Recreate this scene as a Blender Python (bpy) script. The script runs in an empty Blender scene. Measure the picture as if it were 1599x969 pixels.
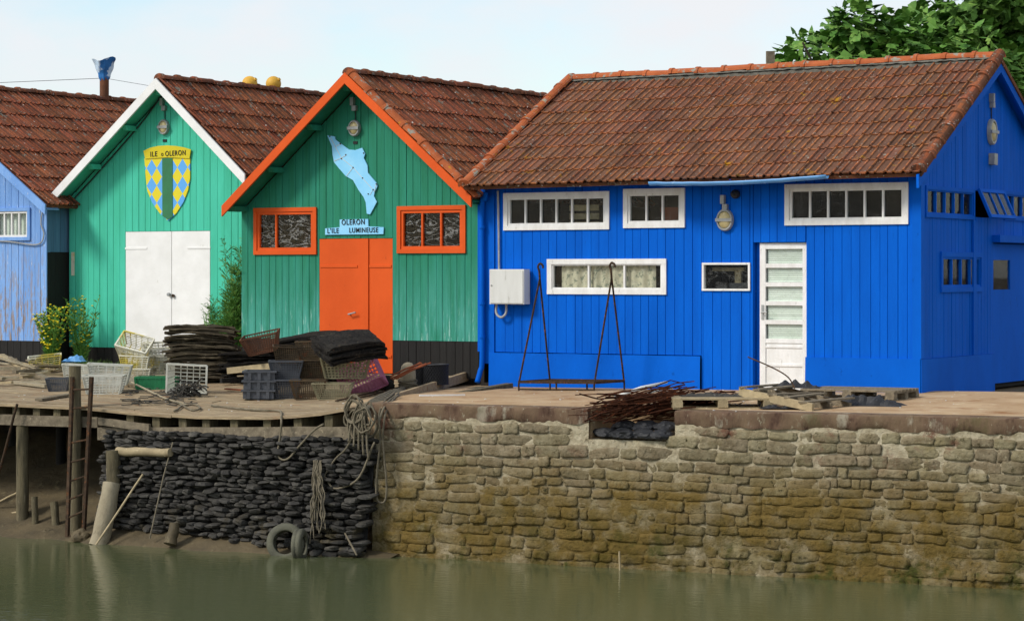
import bpy, bmesh, math, random
from mathutils import Vector, Matrix, Euler, noise
random.seed(7)
R = math.radians
scene = bpy.context.scene
col = scene.collection

# ------------------------------------------------------------------ camera
F, CX, HY = 3920.0, 799.5, 430.0
CAM = Vector((18.47, -31.25, 1.6)); YAW = R(30)
FW = Vector((-math.sin(YAW), math.cos(YAW), 0)); RT = Vector((math.cos(YAW), math.sin(YAW), 0))
cd = bpy.data.cameras.new('camera'); cam = bpy.data.objects.new('camera', cd); col.objects.link(cam)
cam.location = CAM; cam.rotation_euler = (R(90), 0, YAW)
cd.sensor_width = 36; cd.lens = F/1599*36; cd.shift_y = -(484.5-HY)/1599
cd.clip_start = 0.5; cd.clip_end = 3000
scene.camera = cam

# ------------------------------------------------------------------ sky, sun, exposure
SUN_EL, SUN_AZ = R(40), math.atan2(-0.50, -0.75)      # towards the sun: left of and behind the camera
wd = bpy.data.worlds.new('World'); scene.world = wd; wd.use_nodes = True
wn, wl = wd.node_tree.nodes, wd.node_tree.links
for n in list(wn): wn.remove(n)
wo = wn.new('ShaderNodeOutputWorld'); bg = wn.new('ShaderNodeBackground'); bg.inputs[1].default_value = 0.10
sk = wn.new('ShaderNodeTexSky'); sk.sky_type = 'NISHITA'; sk.sun_disc = False
sk.sun_elevation = SUN_EL; sk.sun_rotation = SUN_AZ
tc = wn.new('ShaderNodeTexCoord'); mp = wn.new('ShaderNodeMapping'); mp.inputs['Scale'].default_value = (1, 1, 2.2)
mp.inputs['Location'].default_value = (3.1, 0.4, 0.0)
nz = wn.new('ShaderNodeTexNoise'); nz.inputs['Scale'].default_value = 8.0; nz.inputs['Detail'].default_value = 7; nz.inputs['Roughness'].default_value = 0.55
rp = wn.new('ShaderNodeMapRange'); rp.inputs['From Min'].default_value = 0.34; rp.inputs['From Max'].default_value = 0.60
rp.inputs['To Min'].default_value = 0.0; rp.inputs['To Max'].default_value = 1.0
mx = wn.new('ShaderNodeMix'); mx.data_type = 'RGBA'; mx.inputs[7].default_value = (4.5, 4.62, 4.8, 1)
wl.new(tc.outputs['Generated'], mp.inputs[0]); wl.new(mp.outputs[0], nz.inputs['Vector']); wl.new(nz.outputs[0], rp.inputs[0])
wl.new(rp.outputs[0], mx.inputs[0]); wl.new(sk.outputs[0], mx.inputs[6]); wl.new(mx.outputs[2], bg.inputs[0]); wl.new(bg.outputs[0], wo.inputs[0])
sd = bpy.data.lights.new('sun', 'SUN'); sun = bpy.data.objects.new('sun', sd); col.objects.link(sun)
sd.energy = 1.5; sd.angle = R(14); sd.color = (1.0, 0.95, 0.88)
sv = Vector((math.sin(SUN_AZ)*math.cos(SUN_EL), math.cos(SUN_AZ)*math.cos(SUN_EL), math.sin(SUN_EL)))
sun.rotation_euler = sv.to_track_quat('Z', 'Y').to_euler(); sun.location = (0, -20, 30)
vs = scene.view_settings; vs.view_transform = 'Standard'; vs.look = 'None'; vs.gamma = 1; vs.exposure = 0.95

# ------------------------------------------------------------------ pixel -> place (photograph pixels, known plane)
def ray(px, py): return FW + RT*((px-CX)/F) + Vector((0, 0, (HY-py)/F))
def onv(px, py, v): d = ray(px, py); return CAM + d*((v-CAM.y)/d.y)
def onu(px, py, u): d = ray(px, py); return CAM + d*((u-CAM.x)/d.x)
def onz(px, py, z): d = ray(px, py); return CAM + d*((z-CAM.z)/d.z)

# ------------------------------------------------------------------ materials
def lin(h):
    if isinstance(h, str):
        h = h.lstrip('#'); v = [int(h[i:i+2], 16)/255 for i in (0, 2, 4)]
        return tuple(c/12.92 if c <= .04045 else ((c+.055)/1.055)**2.4 for c in v)
    return h
MATS = {}
def M(name, c1, c2=None, scale=3.0, rough=.75, bump=.25, bscale=45, rnd=.12, spots=(), stretch=(1, 1, 1), metal=0, hue=0.0, lo=.35, hi=.65, spec=.4, rib=None):
    """procedural paint / stone / wood: two tones in world space, blotches, a per-object tone, fine relief"""
    m = bpy.data.materials.new(name); m.use_nodes = True; N, L = m.node_tree.nodes, m.node_tree.links
    b = N['Principled BSDF']; b.inputs['Roughness'].default_value = rough; b.inputs['Metallic'].default_value = metal
    b.inputs['Specular IOR Level'].default_value = spec
    g = N.new('ShaderNodeNewGeometry'); mp = N.new('ShaderNodeMapping'); mp.inputs['Scale'].default_value = stretch
    L.new(g.outputs['Position'], mp.inputs[0])
    def nse(sc, det=6, rg=.6):
        n = N.new('ShaderNodeTexNoise'); n.inputs['Scale'].default_value = sc; n.inputs['Detail'].default_value = det; n.inputs['Roughness'].default_value = rg
        L.new(mp.outputs[0], n.inputs['Vector']); return n.outputs[0]
    def rng(s, a, bb, c=0., d=1.):
        r = N.new('ShaderNodeMapRange'); L.new(s, r.inputs[0])
        for k, v in zip(('From Min', 'From Max', 'To Min', 'To Max'), (a, bb, c, d)): r.inputs[k].default_value = v
        return r.outputs[0]
    def mixc(f, a, bb):
        x = N.new('ShaderNodeMix'); x.data_type = 'RGBA'
        for i, s in ((0, f), (6, a), (7, bb)):
            if hasattr(s, 'links'): L.new(s, x.inputs[i])
            elif i == 0: x.inputs[0].default_value = s
            else: x.inputs[i].default_value = (*lin(s), 1)
        return x.outputs[2]
    c = mixc(rng(nse(scale), lo, hi), c1, c2 or c1)
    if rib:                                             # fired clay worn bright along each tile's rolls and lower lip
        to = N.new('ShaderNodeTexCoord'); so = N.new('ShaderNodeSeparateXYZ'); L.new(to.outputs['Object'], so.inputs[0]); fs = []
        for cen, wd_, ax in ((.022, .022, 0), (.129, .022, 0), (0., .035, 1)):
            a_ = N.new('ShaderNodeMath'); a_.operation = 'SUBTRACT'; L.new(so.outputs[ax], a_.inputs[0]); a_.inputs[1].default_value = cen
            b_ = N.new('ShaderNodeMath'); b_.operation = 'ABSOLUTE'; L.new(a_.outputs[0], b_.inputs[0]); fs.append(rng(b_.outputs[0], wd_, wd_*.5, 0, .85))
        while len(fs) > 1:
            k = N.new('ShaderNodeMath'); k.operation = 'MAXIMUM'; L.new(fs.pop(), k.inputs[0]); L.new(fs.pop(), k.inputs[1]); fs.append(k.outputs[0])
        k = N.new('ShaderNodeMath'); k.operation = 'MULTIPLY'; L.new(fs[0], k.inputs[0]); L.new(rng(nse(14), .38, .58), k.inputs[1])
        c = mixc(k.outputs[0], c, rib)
    oi = N.new('ShaderNodeObjectInfo')
    hs = N.new('ShaderNodeHueSaturation'); L.new(c, hs.inputs['Color']); L.new(rng(oi.outputs['Random'], 0, 1, 1-rnd, 1+rnd), hs.inputs['Value'])
    if hue:
        wn_ = N.new('ShaderNodeTexWhiteNoise'); wn_.noise_dimensions = '1D'; L.new(oi.outputs['Random'], wn_.inputs['W'])
        L.new(rng(wn_.outputs[0], 0, 1, .5-hue, .5+hue), hs.inputs['Hue'])
    c = hs.outputs[0]
    for s in spots:
        cc, sc, a, bb = s[:4]
        f = rng(nse(sc, 8, .65), a, bb)
        if len(s) > 4:                                  # confined to a height band (a tide mark, a worn foot)
            sx = N.new('ShaderNodeSeparateXYZ'); L.new(g.outputs['Position'], sx.inputs[0])
            mu = N.new('ShaderNodeMath'); mu.operation = 'MULTIPLY'; L.new(f, mu.inputs[0]); L.new(rng(sx.outputs[2], s[4], s[5]), mu.inputs[1]); f = mu.outputs[0]
        c = mixc(f, c, cc)
    L.new(c, b.inputs['Base Color'])
    if bump:
        bp = N.new('ShaderNodeBump'); bp.inputs['Strength'].default_value = bump; bp.inputs['Distance'].default_value = .035 if bump > .95 else .02
        L.new(nse(bscale, 8, .65), bp.inputs['Height']); L.new(bp.outputs[0], b.inputs['Normal'])
    MATS[name] = m; return m

WOODV = (9, 9, .6)
M('blue_paint', '#005ec9', '#0056bb', 1.6, .7, .18, 30, .04, [('#004494', 14, .62, .75), ('#3f78c6', 26, .70, .75)], (1, 1, .5), spec=.08)
M('blue_wood', '#005fcb', '#0056bc', 1.4, .7, .3, 24, .05, [('#004294', 9, .62, .78), ('#4f86c8', 30, .72, .76)], (4, 4, .5), spec=.08)
M('mint_wood', '#4cc3a6', '#43b595', 1.4, .65, .25, 24, .04, [('#2f9478', 9, .64, .8), ('#9addc8', 22, .7, .76)], (4, 4, .5), spec=.15)
M('green_wood', '#2e866e', '#27785a', 1.4, .65, .3, 24, .06, [('#1d5c44', 9, .62, .8), ('#4b9c8c', 2, .35, .6, 1.9, .9), ('#a3c9bd', 7, .58, .68, 1.35, .75)], (5, 5, .45), spec=.15)
M('pale_blue_wood', '#7ba6dd', '#6996d2', 1.6, .65, .4, 24, .06, [('#8f7f74', 5, .50, .56, 2.3, .9), ('#6f655c', 12, .60, .64, 2.3, .9), ('#b9c6d8', 11, .63, .68)], (4, 4, .6))
M('tar_wood', '#14120f', '#1d1b18', 2, .8, .5, 24, .2, [('#3a352d', 10, .62, .75)], WOODV)
M('dull_blue_wood', '#5a7f9e', '#4a6d8c', 2, .8, .3, 24, .1, [], WOODV)
M('white_paint', '#e9e9e6', '#dededa', 3, .5, .1, 30, .03, [('#bdb9ae', 8, .66, .8)])
M('white_wood', '#e6e6e3', '#d6d5d0', 3, .55, .3, 30, .04, [('#a5a196', 9, .62, .72)], (3, 3, 1))
M('orange_paint', '#d8571a', '#cd5015', 2, .55, .15, 30, .04, [('#a33c0f', 12, .66, .8)], (1, 1, .6), spec=.2)
M('sky_blue_board', '#7cc6ee', '#8fd0f2', 4, .5, .05, 30, .02, [('#c9d6d8', 20, .70, .76)])
M('yellow_print', '#e0cf14', '#d6c40f', 5, .5, .05)
M('black_print', '#0d0d0d', None, 5, .6, 0)
M('green_print', '#2c7a4d', '#2a7046', 5, .5, .05)
M('dark_interior', '#26211c', '#1b1815', 1, .9, .2)
M('grey_metal', '#a3a5a3', '#8b8e8d', 8, .5, .1, 40, .05, [('#66645f', 14, .62, .75)])
M('lamp_glass', '#c9ba8c', '#b3a473', 8, .3, .1, 40, .05)
M('box_plastic', '#d3d4cf', '#c8c9c3', 2.5, .5, .05, 30, .02, [('#97958b', 5, .62, .75)], (3, 3, .5))
M('pale_blue_plastic', '#6aa6dd', '#5b95cc', 3, .4, .05, 30, .03, [('#a9c6dd', 9, .6, .7)])
M('rust', '#4a3c2f', '#352b22', 12, .9, .5, 60, .2, [('#74492a', 18, .56, .68)], spec=.1)
M('rust_bright', '#8a4724', '#6a3620', 12, .9, .5, 60, .2)
TSP = [('#8f8d80', 12, .63, .67), ('#b0801c', 4.5, .62, .69), ('#c4c2b8', 26, .655, .675), ('#3b2a22', 9, .60, .74)]
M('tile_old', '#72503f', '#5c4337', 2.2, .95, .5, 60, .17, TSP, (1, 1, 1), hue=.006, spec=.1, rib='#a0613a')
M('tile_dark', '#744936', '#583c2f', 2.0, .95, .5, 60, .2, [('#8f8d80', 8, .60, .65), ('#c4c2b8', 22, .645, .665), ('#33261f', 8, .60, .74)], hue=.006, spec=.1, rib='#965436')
M('tile_orange', '#b0623c', '#96502f', 4, .9, .4, 60, .12, [('#8f8d80', 7, .56, .62), ('#b98a1e', 6, .60, .68), ('#4a3a30', 12, .66, .75)], spec=.15)
M('mortar_grey', '#77746a', '#5d5b52', 9, .95, .8, 40, .1)
M('stone', '#8c8269', '#736850', 9, .92, 1.0, 20, .17, [('#6b5930', 1.5, .30, .56, -.5, -1.0), ('#4b4119', 2.2, .44, .66, -.95, -1.55), ('#40421d', 3.4, .54, .66, -1.3, -1.75), ('#857a5a', 2.1, .58, .70), ('#6e4a3c', 2.4, .58, .68, -.75, -.25), ('#3a3520', 13, .58, .70), ('#a39a7e', 15, .60, .68, -1.1, -.3)], hue=.01, spec=.1)
M('mortar', '#bbb197', '#9a8e74', 9, .95, 1.0, 22, .0, [('#6b5930', 1.5, .30, .56, -.5, -1.0), ('#4b4119', 2.2, .44, .66, -.95, -1.55), ('#40421d', 3.4, .54, .66, -1.3, -1.75), ('#857a5a', 2.1, .58, .70), ('#6e4a3c', 2.4, .58, .68, -.75, -.25), ('#453d26', 11, .58, .70), ('#b5ab8e', 14, .58, .66, -1.1, -.3)], spec=.1)
M('coping', '#75634e', '#604b3e', 3.0, .92, .9, 18, .03, [('#938a78', 5, .56, .66), ('#43332a', 6, .55, .70), ('#5c5539', 2.5, .55, .70), ('#a09880', 16, .62, .68)], (1,1,.45), spec=.1)
M('quay_concrete', '#b59c7b', '#a08463', 1.3, .92, .5, 30, .0, [('#8a6543', 2.2, .54, .70), ('#c2b396', 5, .58, .70), ('#d9d3c2', 38, .705, .72), ('#6b573d', 9, .64, .75)], spec=.1)
M('slate', '#413f3a', '#2b2a28', 6, .75, .5, 40, .5, [('#6e6a5f', 8, .60, .74), ('#5c533c', 3, .54, .7, -1.2, -1.8)], spec=.15)
M('mud', '#5c5038', '#463d2a', 3, .75, .9, 14, 0, [('#6f6549', 7, .6, .7)])
M('deck_wood', '#9c8a6d', '#7f705a', 3, .9, .5, 30, .16, [('#b8a583', 7, .54, .66), ('#935f35', 3.0, .58, .68), ('#574f43', 9, .6, .74)], (.6, 6, 6), spec=.2)
M('grey_wood', '#877c68', '#6a6151', 4, .9, .6, 26, .15, [('#a3977d', 9, .58, .7), ('#453f34', 10, .62, .74)], (3, 3, 3), spec=.15)
M('post_wood', '#6a6148', '#514a37', 3, .9, .7, 22, .14, [('#8a8068', 7, .58, .7), ('#3a3623', 6, .58, .72)], (6, 6, .8))
M('pale_wood', '#a89876', '#8d7f62', 4, .85, .4, 26, .12, [('#c4b593', 9, .6, .7)], (2, 2, 2))
M('white_crate', '#c9c9bd', '#b5b5a8', 7, .5, .1, 30, .06, [('#8a8672', 8, .62, .75)])
M('yellow_crate', '#cfccb8', '#c0ae4c', 2.6, .5, .1, 30, .06, [('#8a8672', 8, .62, .75)], lo=.48, hi=.56)
M('green_crate', '#1f7a4b', '#1a6a40', 5, .5, .1)
M('pink_crate', '#c07a94', '#a9627d', 5, .6, .1, 30, .05, [('#85636e', 8, .62, .75)])
M('beige_crate', '#8a8467', '#756f55', 5, .7, .2)
M('grey_plastic', '#4a4d52', '#3d4045', 5, .6, .2, 40, .08)
M('black_plastic', '#2b2c2f', '#1f2022', 5, .6, .3, 60, .2, [('#47474a', 12, .6, .7)])
M('basket_brown', '#54452f', '#3e3426', 7, .9, .5, 60, .15, [('#6d3f22', 9, .56, .66)])
M('basket_rust', '#6b432b', '#503423', 7, .9, .5, 60, .15)
M('bag_mesh', '#33302b', '#232120', 4, .9, .9, 140, .25, [('#57503f', 11, .60, .70), ('#8a5a3a', 17, .67, .70), ('#1a1918', 30, .52, .6)], spec=.1)
M('bag_brown', '#5d5443', '#423b30', 5, .9, .9, 100, .3, [('#7d735c', 9, .58, .7)], spec=.1)
M('rope', '#7d7460', '#645c4a', 9, .9, .8, 90, .12, [('#4a452f', 5, .58, .7)])
M('tyre_rubber', '#5d5c4c', '#4a4a3e', 5, .85, .4, 30, .1, [('#34342d', 7, .6, .72)])
M('bollard_stone', '#9a9078', '#857b64', 5, .9, .6, 30, 0, [('#5f5949', 7, .6, .72)])
M('bark', '#4b4136', '#3a332b', 5, .9, .8, 22, .1)
M('leaf', '#64893c', '#47702f', 1.1, .6, 0, 20, .1, [('#7f9f4c', 4, .52, .66)], spec=.15)
M('rust_heap', '#4a2a1b', '#331e15', 12, .9, .5, 60, .2, [('#6b3a20', 18, .56, .68)], spec=.1)
M('weed_leaf', '#5d8a3a', '#4a752e', 8, .6, 0, 20, .1, [('#8f9f48', 9, .58, .68)], spec=.2)
M('yellow_flower', '#e0cc20', None, 8, .6, 0)
M('grass', '#55702f', '#435c27', 8, .7, 0, 20, .1)
M('blue_tarp', '#2a6fb0', '#bcd3e6', 3.5, .4, .3, 20, .05, lo=.5, hi=.54)
M('buoy_yellow', '#d8ab3e', '#c99a30', 6, .6, .2)
M('curtain', '#d6ceb6', '#c4bba2', 12, .9, .2, 60, 0, [('#8d9080', 14, .53, .58)])
M('terracotta', '#8a4a2c', '#7a4026', 5, .8, .2)
M('blind', '#f2f7ee', '#e6eee2', 5, .6, .05)
M('dirt', '#6b5a42', '#57492f', 2.5, .95, .9, 18, 0, [('#4d5a2c', 3, .55, .66), ('#8f8063', 7, .6, .7)])
M('net_grey', '#4b4842', '#38362f', 9, .9, .9, 60, .2, [('#77726a', 14, .6, .68)])

def glass(name, dirt=0.0, dcol=(.5, .5, .48)):
    m = bpy.data.materials.new(name); m.use_nodes = True; N, L = m.node_tree.nodes, m.node_tree.links
    for n in list(N): N.remove(n)
    o = N.new('ShaderNodeOutputMaterial'); t = N.new('ShaderNodeBsdfTransparent'); t.inputs[0].default_value = (.92, .94, .93, 1)
    g = N.new('ShaderNodeBsdfGlossy'); g.inputs['Roughness'].default_value = .03
    fr = N.new('ShaderNodeFresnel'); fr.inputs[0].default_value = 1.19
    x = N.new('ShaderNodeMixShader'); L.new(fr.outputs[0], x.inputs[0]); L.new(t.outputs[0], x.inputs[1]); L.new(g.outputs[0], x.inputs[2])
    last = x.outputs[0]
    ge = N.new('ShaderNodeNewGeometry'); nz = N.new('ShaderNodeTexNoise'); nz.inputs['Scale'].default_value = 3; nz.inputs['Detail'].default_value = 3
    nz.inputs['Distortion'].default_value = 1.5
    mp = N.new('ShaderNodeMapping'); mp.inputs['Scale'].default_value = (1, 1, 2.5)
    L.new(ge.outputs['Position'], mp.inputs[0]); L.new(mp.outputs[0], nz.inputs['Vector'])
    r = N.new('ShaderNodeValToRGB'); e = r.color_ramp.elements
    e[0].position = .47; e[0].color = (.004, .004, .004, 1); e[1].position = .5; e[1].color = (dirt, dirt, dirt, 1)
    k = e.new(.53); k.color = (.006, .006, .006, 1)
    L.new(nz.outputs[0], r.inputs[0])
    d = N.new('ShaderNodeBsdfDiffuse'); d.inputs[0].default_value = (*dcol, 1)
    y = N.new('ShaderNodeMixShader'); L.new(r.outputs[0], y.inputs[0]); L.new(last, y.inputs[1]); L.new(d.outputs[0], y.inputs[2])
    L.new(y.outputs[0], o.inputs[0]); MATS[name] = m
glass('glass', .06); glass('film_glass', .30)

def diamond_mat():
    m = bpy.data.materials.new('diamond_print'); m.use_nodes = True; N, L = m.node_tree.nodes, m.node_tree.links
    b = N['Principled BSDF']; b.inputs['Roughness'].default_value = .5
    g = N.new('ShaderNodeTexCoord'); s = N.new('ShaderNodeSeparateXYZ'); L.new(g.outputs['Object'], s.inputs[0])
    def ma(op, a, bb):
        n = N.new('ShaderNodeMath'); n.operation = op
        for i, v in enumerate((a, bb)):
            if hasattr(v, 'links'): L.new(v, n.inputs[i])
            else: n.inputs[i].default_value = v
        return n.outputs[0]
    xa = ma('DIVIDE', s.outputs[0], .205); za = ma('DIVIDE', s.outputs[2], .278)
    p = ma('ADD', ma('ADD', xa, za), .5); q = ma('ADD', ma('SUBTRACT', xa, za), .5)
    c = N.new('ShaderNodeCombineXYZ'); L.new(p, c.inputs[0]); L.new(q, c.inputs[1]); c.inputs[2].default_value = .5
    k = N.new('ShaderNodeTexChecker'); k.inputs['Scale'].default_value = 1; L.new(c.outputs[0], k.inputs['Vector'])
    k.inputs['Color1'].default_value = (*lin('#dccb14'), 1); k.inputs['Color2'].default_value = (*lin('#57a5e6'), 1)
    L.new(k.outputs[0], b.inputs['Base Color']); MATS['diamond_print'] = m
diamond_mat()

def water_mat():
    m = bpy.data.materials.new('water'); m.use_nodes = True; N, L = m.node_tree.nodes, m.node_tree.links
    b = N['Principled BSDF']; b.inputs['Roughness'].default_value = .07; b.inputs['IOR'].default_value = 1.33
    g = N.new('ShaderNodeNewGeometry')
    n0 = N.new('ShaderNodeTexNoise'); n0.inputs['Scale'].default_value = .5; L.new(g.outputs['Position'], n0.inputs['Vector'])
    x = N.new('ShaderNodeMix'); x.data_type = 'RGBA'; x.inputs[6].default_value = (*lin('#565a3c'), 1); x.inputs[7].default_value = (*lin('#4c533a'), 1)
    L.new(n0.outputs[0], x.inputs[0])
    # floating specks of foam
    v = N.new('ShaderNodeTexNoise'); v.inputs['Scale'].default_value = 26; v.inputs['Detail'].default_value = 3; L.new(g.outputs['Position'], v.inputs['Vector'])
    r = N.new('ShaderNodeMapRange'); r.inputs['From Min'].default_value = .79; r.inputs['From Max'].default_value = .81; L.new(v.outputs[0], r.inputs[0])
    y = N.new('ShaderNodeMix'); y.data_type = 'RGBA'; y.inputs[7].default_value = (.5, .5, .42, 1); L.new(r.outputs[0], y.inputs[0]); L.new(x.outputs[2], y.inputs[6])
    L.new(y.outputs[2], b.inputs['Base Color'])
    n1 = N.new('ShaderNodeTexNoise'); n1.inputs['Scale'].default_value = 7; n1.inputs['Detail'].default_value = 4
    mp = N.new('ShaderNodeMapping'); mp.inputs['Rotation'].default_value = (0, 0, -YAW); mp.inputs['Scale'].default_value = (.7, 1.6, 1)
    L.new(g.outputs['Position'], mp.inputs[0]); L.new(mp.outputs[0], n1.inputs['Vector'])
    bp = N.new('ShaderNodeBump'); bp.inputs['Strength'].default_value = .10; bp.inputs['Distance'].default_value = .05
    L.new(n1.outputs[0], bp.inputs['Height']); L.new(bp.outputs[0], b.inputs['Normal']); MATS['water'] = m
water_mat()

# ------------------------------------------------------------------ mesh helpers
WM = {}                                                 # world matrix of every object (no depsgraph needed)
def link(o, parent=None, mat=None, world=Matrix.Identity(4)):
    """parent an object so that it stands at `world`"""
    col.objects.link(o); o.matrix_basis = world; WM[o] = world.copy()
    if parent is not None:
        o.parent = parent; o.matrix_parent_inverse = WM[parent].inverted()
    if mat is not None: o.data.materials.append(MATS[mat]) if not o.data.materials else None
    return o
class MB:
    def __init__(s): s.v = []; s.f = []
    def add(s, vs, fs):
        n = len(s.v); s.v += [tuple(p) for p in vs]; s.f += [tuple(i+n for i in f) for f in fs]; return s
    def box(s, a, b, rot=None, c=None):
        x0, y0, z0 = a; x1, y1, z1 = b
        vs = [Vector(p) for p in ((x0,y0,z0),(x1,y0,z0),(x1,y1,z0),(x0,y1,z0),(x0,y0,z1),(x1,y0,z1),(x1,y1,z1),(x0,y1,z1))]
        if rot is not None:
            c = Vector(c) if c is not None else (Vector(a)+Vector(b))/2
            vs = [c + rot @ (p-c) for p in vs]
        return s.add(vs, [(0,3,2,1),(4,5,6,7),(0,1,5,4),(1,2,6,5),(2,3,7,6),(3,0,4,7)])
    def bar(s, p, q, w, h, up=Vector((0,0,1))):
        p, q = Vector(p), Vector(q); d = (q-p).normalized(); sd_ = d.cross(up)
        if sd_.length < 1e-4: sd_ = d.cross(Vector((1,0,0)))
        sd_.normalize(); u2 = sd_.cross(d).normalized(); a = sd_*w/2; b = u2*h/2
        vs = [p-a-b, p+a-b, p+a+b, p-a+b, q-a-b, q+a-b, q+a+b, q-a+b]
        return s.add(vs, [(0,1,2,3),(7,6,5,4),(0,4,5,1),(1,5,6,2),(2,6,7,3),(3,7,4,0)])
    def tube(s, path, r, n=6, r2=None, cap=True):
        path = [Vector(p) for p in path]; m = len(path); rings = []
        t0 = (path[1]-path[0]).normalized(); a = t0.orthogonal().normalized()
        for i, p in enumerate(path):
            t = (path[min(i+1, m-1)]-path[max(i-1, 0)])
            if t.length < 1e-6: t = t0
            t.normalize(); a = (a - t*a.dot(t)); a = a.normalized() if a.length > 1e-5 else t.orthogonal().normalized(); b = t.cross(a)
            rr = r[i] if isinstance(r, (list, tuple)) else (r if r2 is None else r+(r2-r)*i/(m-1))
            rings.append([p + (a*math.cos(2*math.pi*k/n)+b*math.sin(2*math.pi*k/n))*rr for k in range(n)])
        vs = [q for g in rings for q in g]; fs = []
        for i in range(m-1):
            for k in range(n): fs.append((i*n+k, i*n+(k+1)%n, (i+1)*n+(k+1)%n, (i+1)*n+k))
        if cap: fs += [tuple(range(n))[::-1], tuple((m-1)*n+k for k in range(n))]
        return s.add(vs, fs)
    def lathe(s, prof, c=(0,0,0), n=16, axis='Z', rot=None):
        vs = []; c = Vector(c)
        for r, z in prof:
            for k in range(n):
                a = 2*math.pi*k/n; p = Vector((r*math.cos(a), r*math.sin(a), z))
                if axis == 'Y': p = Vector((p.x, p.z, p.y))
                if axis == 'X': p = Vector((p.z, p.x, p.y))
                if rot is not None: p = rot @ p
                vs.append(c+p)
        fs = []; m = len(prof)
        for i in range(m-1):
            for k in range(n): fs.append((i*n+k, i*n+(k+1)%n, (i+1)*n+(k+1)%n, (i+1)*n+k))
        fs += [tuple(range(n))[::-1], tuple((m-1)*n+k for k in range(n))]
        return s.add(vs, fs)
    def prism(s, poly, off):
        """poly: 3-D outline, off: extrusion vector"""
        n = len(poly); P = [Vector(p) for p in poly]; off = Vector(off)
        vs = P+[p+off for p in P]
        fs = [tuple(range(n))[::-1], tuple(range(n, 2*n))]+[(i, (i+1)%n, n+(i+1)%n, n+i) for i in range(n)]
        return s.add(vs, fs)
    def jit(s, a):
        s.v = [tuple(Vector(p)+noise.noise_vector(Vector(p)*9.3)*a) for p in s.v]; return s
    def mesh(s, name, smooth=False, ang=None):
        me = bpy.data.meshes.new(name); me.from_pydata(s.v, [], s.f); me.update()
        bm = bmesh.new(); bm.from_mesh(me); bmesh.ops.recalc_face_normals(bm, faces=bm.faces); bm.to_mesh(me); bm.free()
        if smooth:
            me.polygons.foreach_set('use_smooth', [True]*len(me.polygons))
            if ang: me.set_sharp_from_angle(angle=R(ang))
        return me
    def build(s, name, mat, parent=None, smooth=False, world=None, ang=None):
        """geometry in world space unless `world` is given (then in that frame)"""
        o = bpy.data.objects.new(name, s.mesh(name, smooth, ang))
        return link(o, parent, mat, world if world is not None else Matrix.Identity(4))
def tag(o, label=None, cat=None, group=None, kind=None):
    for k, v in (('label', label), ('category', cat), ('group', group), ('kind', kind)):
        if v: o[k] = v
    return o
def thing(name, label, cat, loc=(0,0,0), rot=None, group=None):
    o = bpy.data.objects.new(name, None); o.empty_display_size = .1
    w = Matrix.Translation(Vector(loc))
    if rot is not None: w = w @ (rot.to_matrix().to_4x4() if isinstance(rot, Euler) else rot)
    link(o, None, None, w); return tag(o, label, cat, group)
def inst(name, me, parent, world, mat=None):
    o = bpy.data.objects.new(name, me)
    if mat and not me.materials: me.materials.append(MATS[mat])
    return link(o, parent, None, world)
def spline(pts, n=6):
    P = [Vector(p) for p in pts]; P = [P[0]*2-P[1]]+P+[P[-1]*2-P[-2]]; out = []
    for i in range(1, len(P)-2):
        for k in range(n):
            t = k/n; a, b, c, d = P[i-1:i+3]
            out.append(.5*((2*b)+(c-a)*t+(2*a-5*b+4*c-d)*t*t+(3*b-a-3*c+d)*t**3))
    return out+[P[-2]]
def lerp(x, tab):
    if x <= tab[0][0]: return tab[0][1]
    for (a, b), (c, d) in zip(tab, tab[1:]):
        if x <= c: return b+(d-b)*(x-a)/(c-a)
    return tab[-1][1]
def text_mesh(txt, size, ext=.004):
    cu = bpy.data.curves.new('lettering', 'FONT'); cu.body = txt; cu.size = size; cu.extrude = ext; cu.align_x = 'CENTER'; cu.align_y = 'CENTER'; cu.offset = size*.008; cu.space_character = 1.18
    o = bpy.data.objects.new('lettering', cu); me = bpy.data.meshes.new_from_object(o); bpy.data.objects.remove(o); return me
# ================================================================== the setting
def zq(u, v): return max(0., min(1., (v+4.8)/4.8))*.0095*max(0., min(u, 8.))
def vq(u): return -4.85+.085*(u-1.3)                     # front line of the stone quay
ZF = [(-4.78,-.144),(-3.1,-.162),(-2.58,-.199),(-1.4,-.233),(-.27,-.21),(.4,-.159),(.95,-.063)]
def zdeck(u, v): f = lerp(u, ZF); return f+(.14-f)*max(0., min(1., (v+5)/4.8))
def ondeck(px, py, lift=0.):
    z = -.1
    for _ in range(12):
        p = onz(px, py, z+lift); z = .5*z+.5*zdeck(p.x, p.y)
    p.z = zdeck(p.x, p.y)+lift; return p
WATER = -1.9

tag(MB().add([(-300,-300,WATER),(300,-300,WATER),(300,0.5,WATER),(-300,0.5,WATER)], [(0,1,2,3)]).build('water', 'water'), kind='structure')
tag(MB().add([(-600,.6,-.03),(600,.6,-.03),(600,1500,-.03),(-600,1500,-.03)], [(0,1,2,3)]).build('ground', 'dirt'), kind='structure')

def grid(nu, nv, fn):
    vs = [fn(i/nu, j/nv) for j in range(nv+1) for i in range(nu+1)]
    return MB().add(vs, [(j*(nu+1)+i, j*(nu+1)+i+1, (j+1)*(nu+1)+i+1, (j+1)*(nu+1)+i) for j in range(nv) for i in range(nu)])
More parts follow.
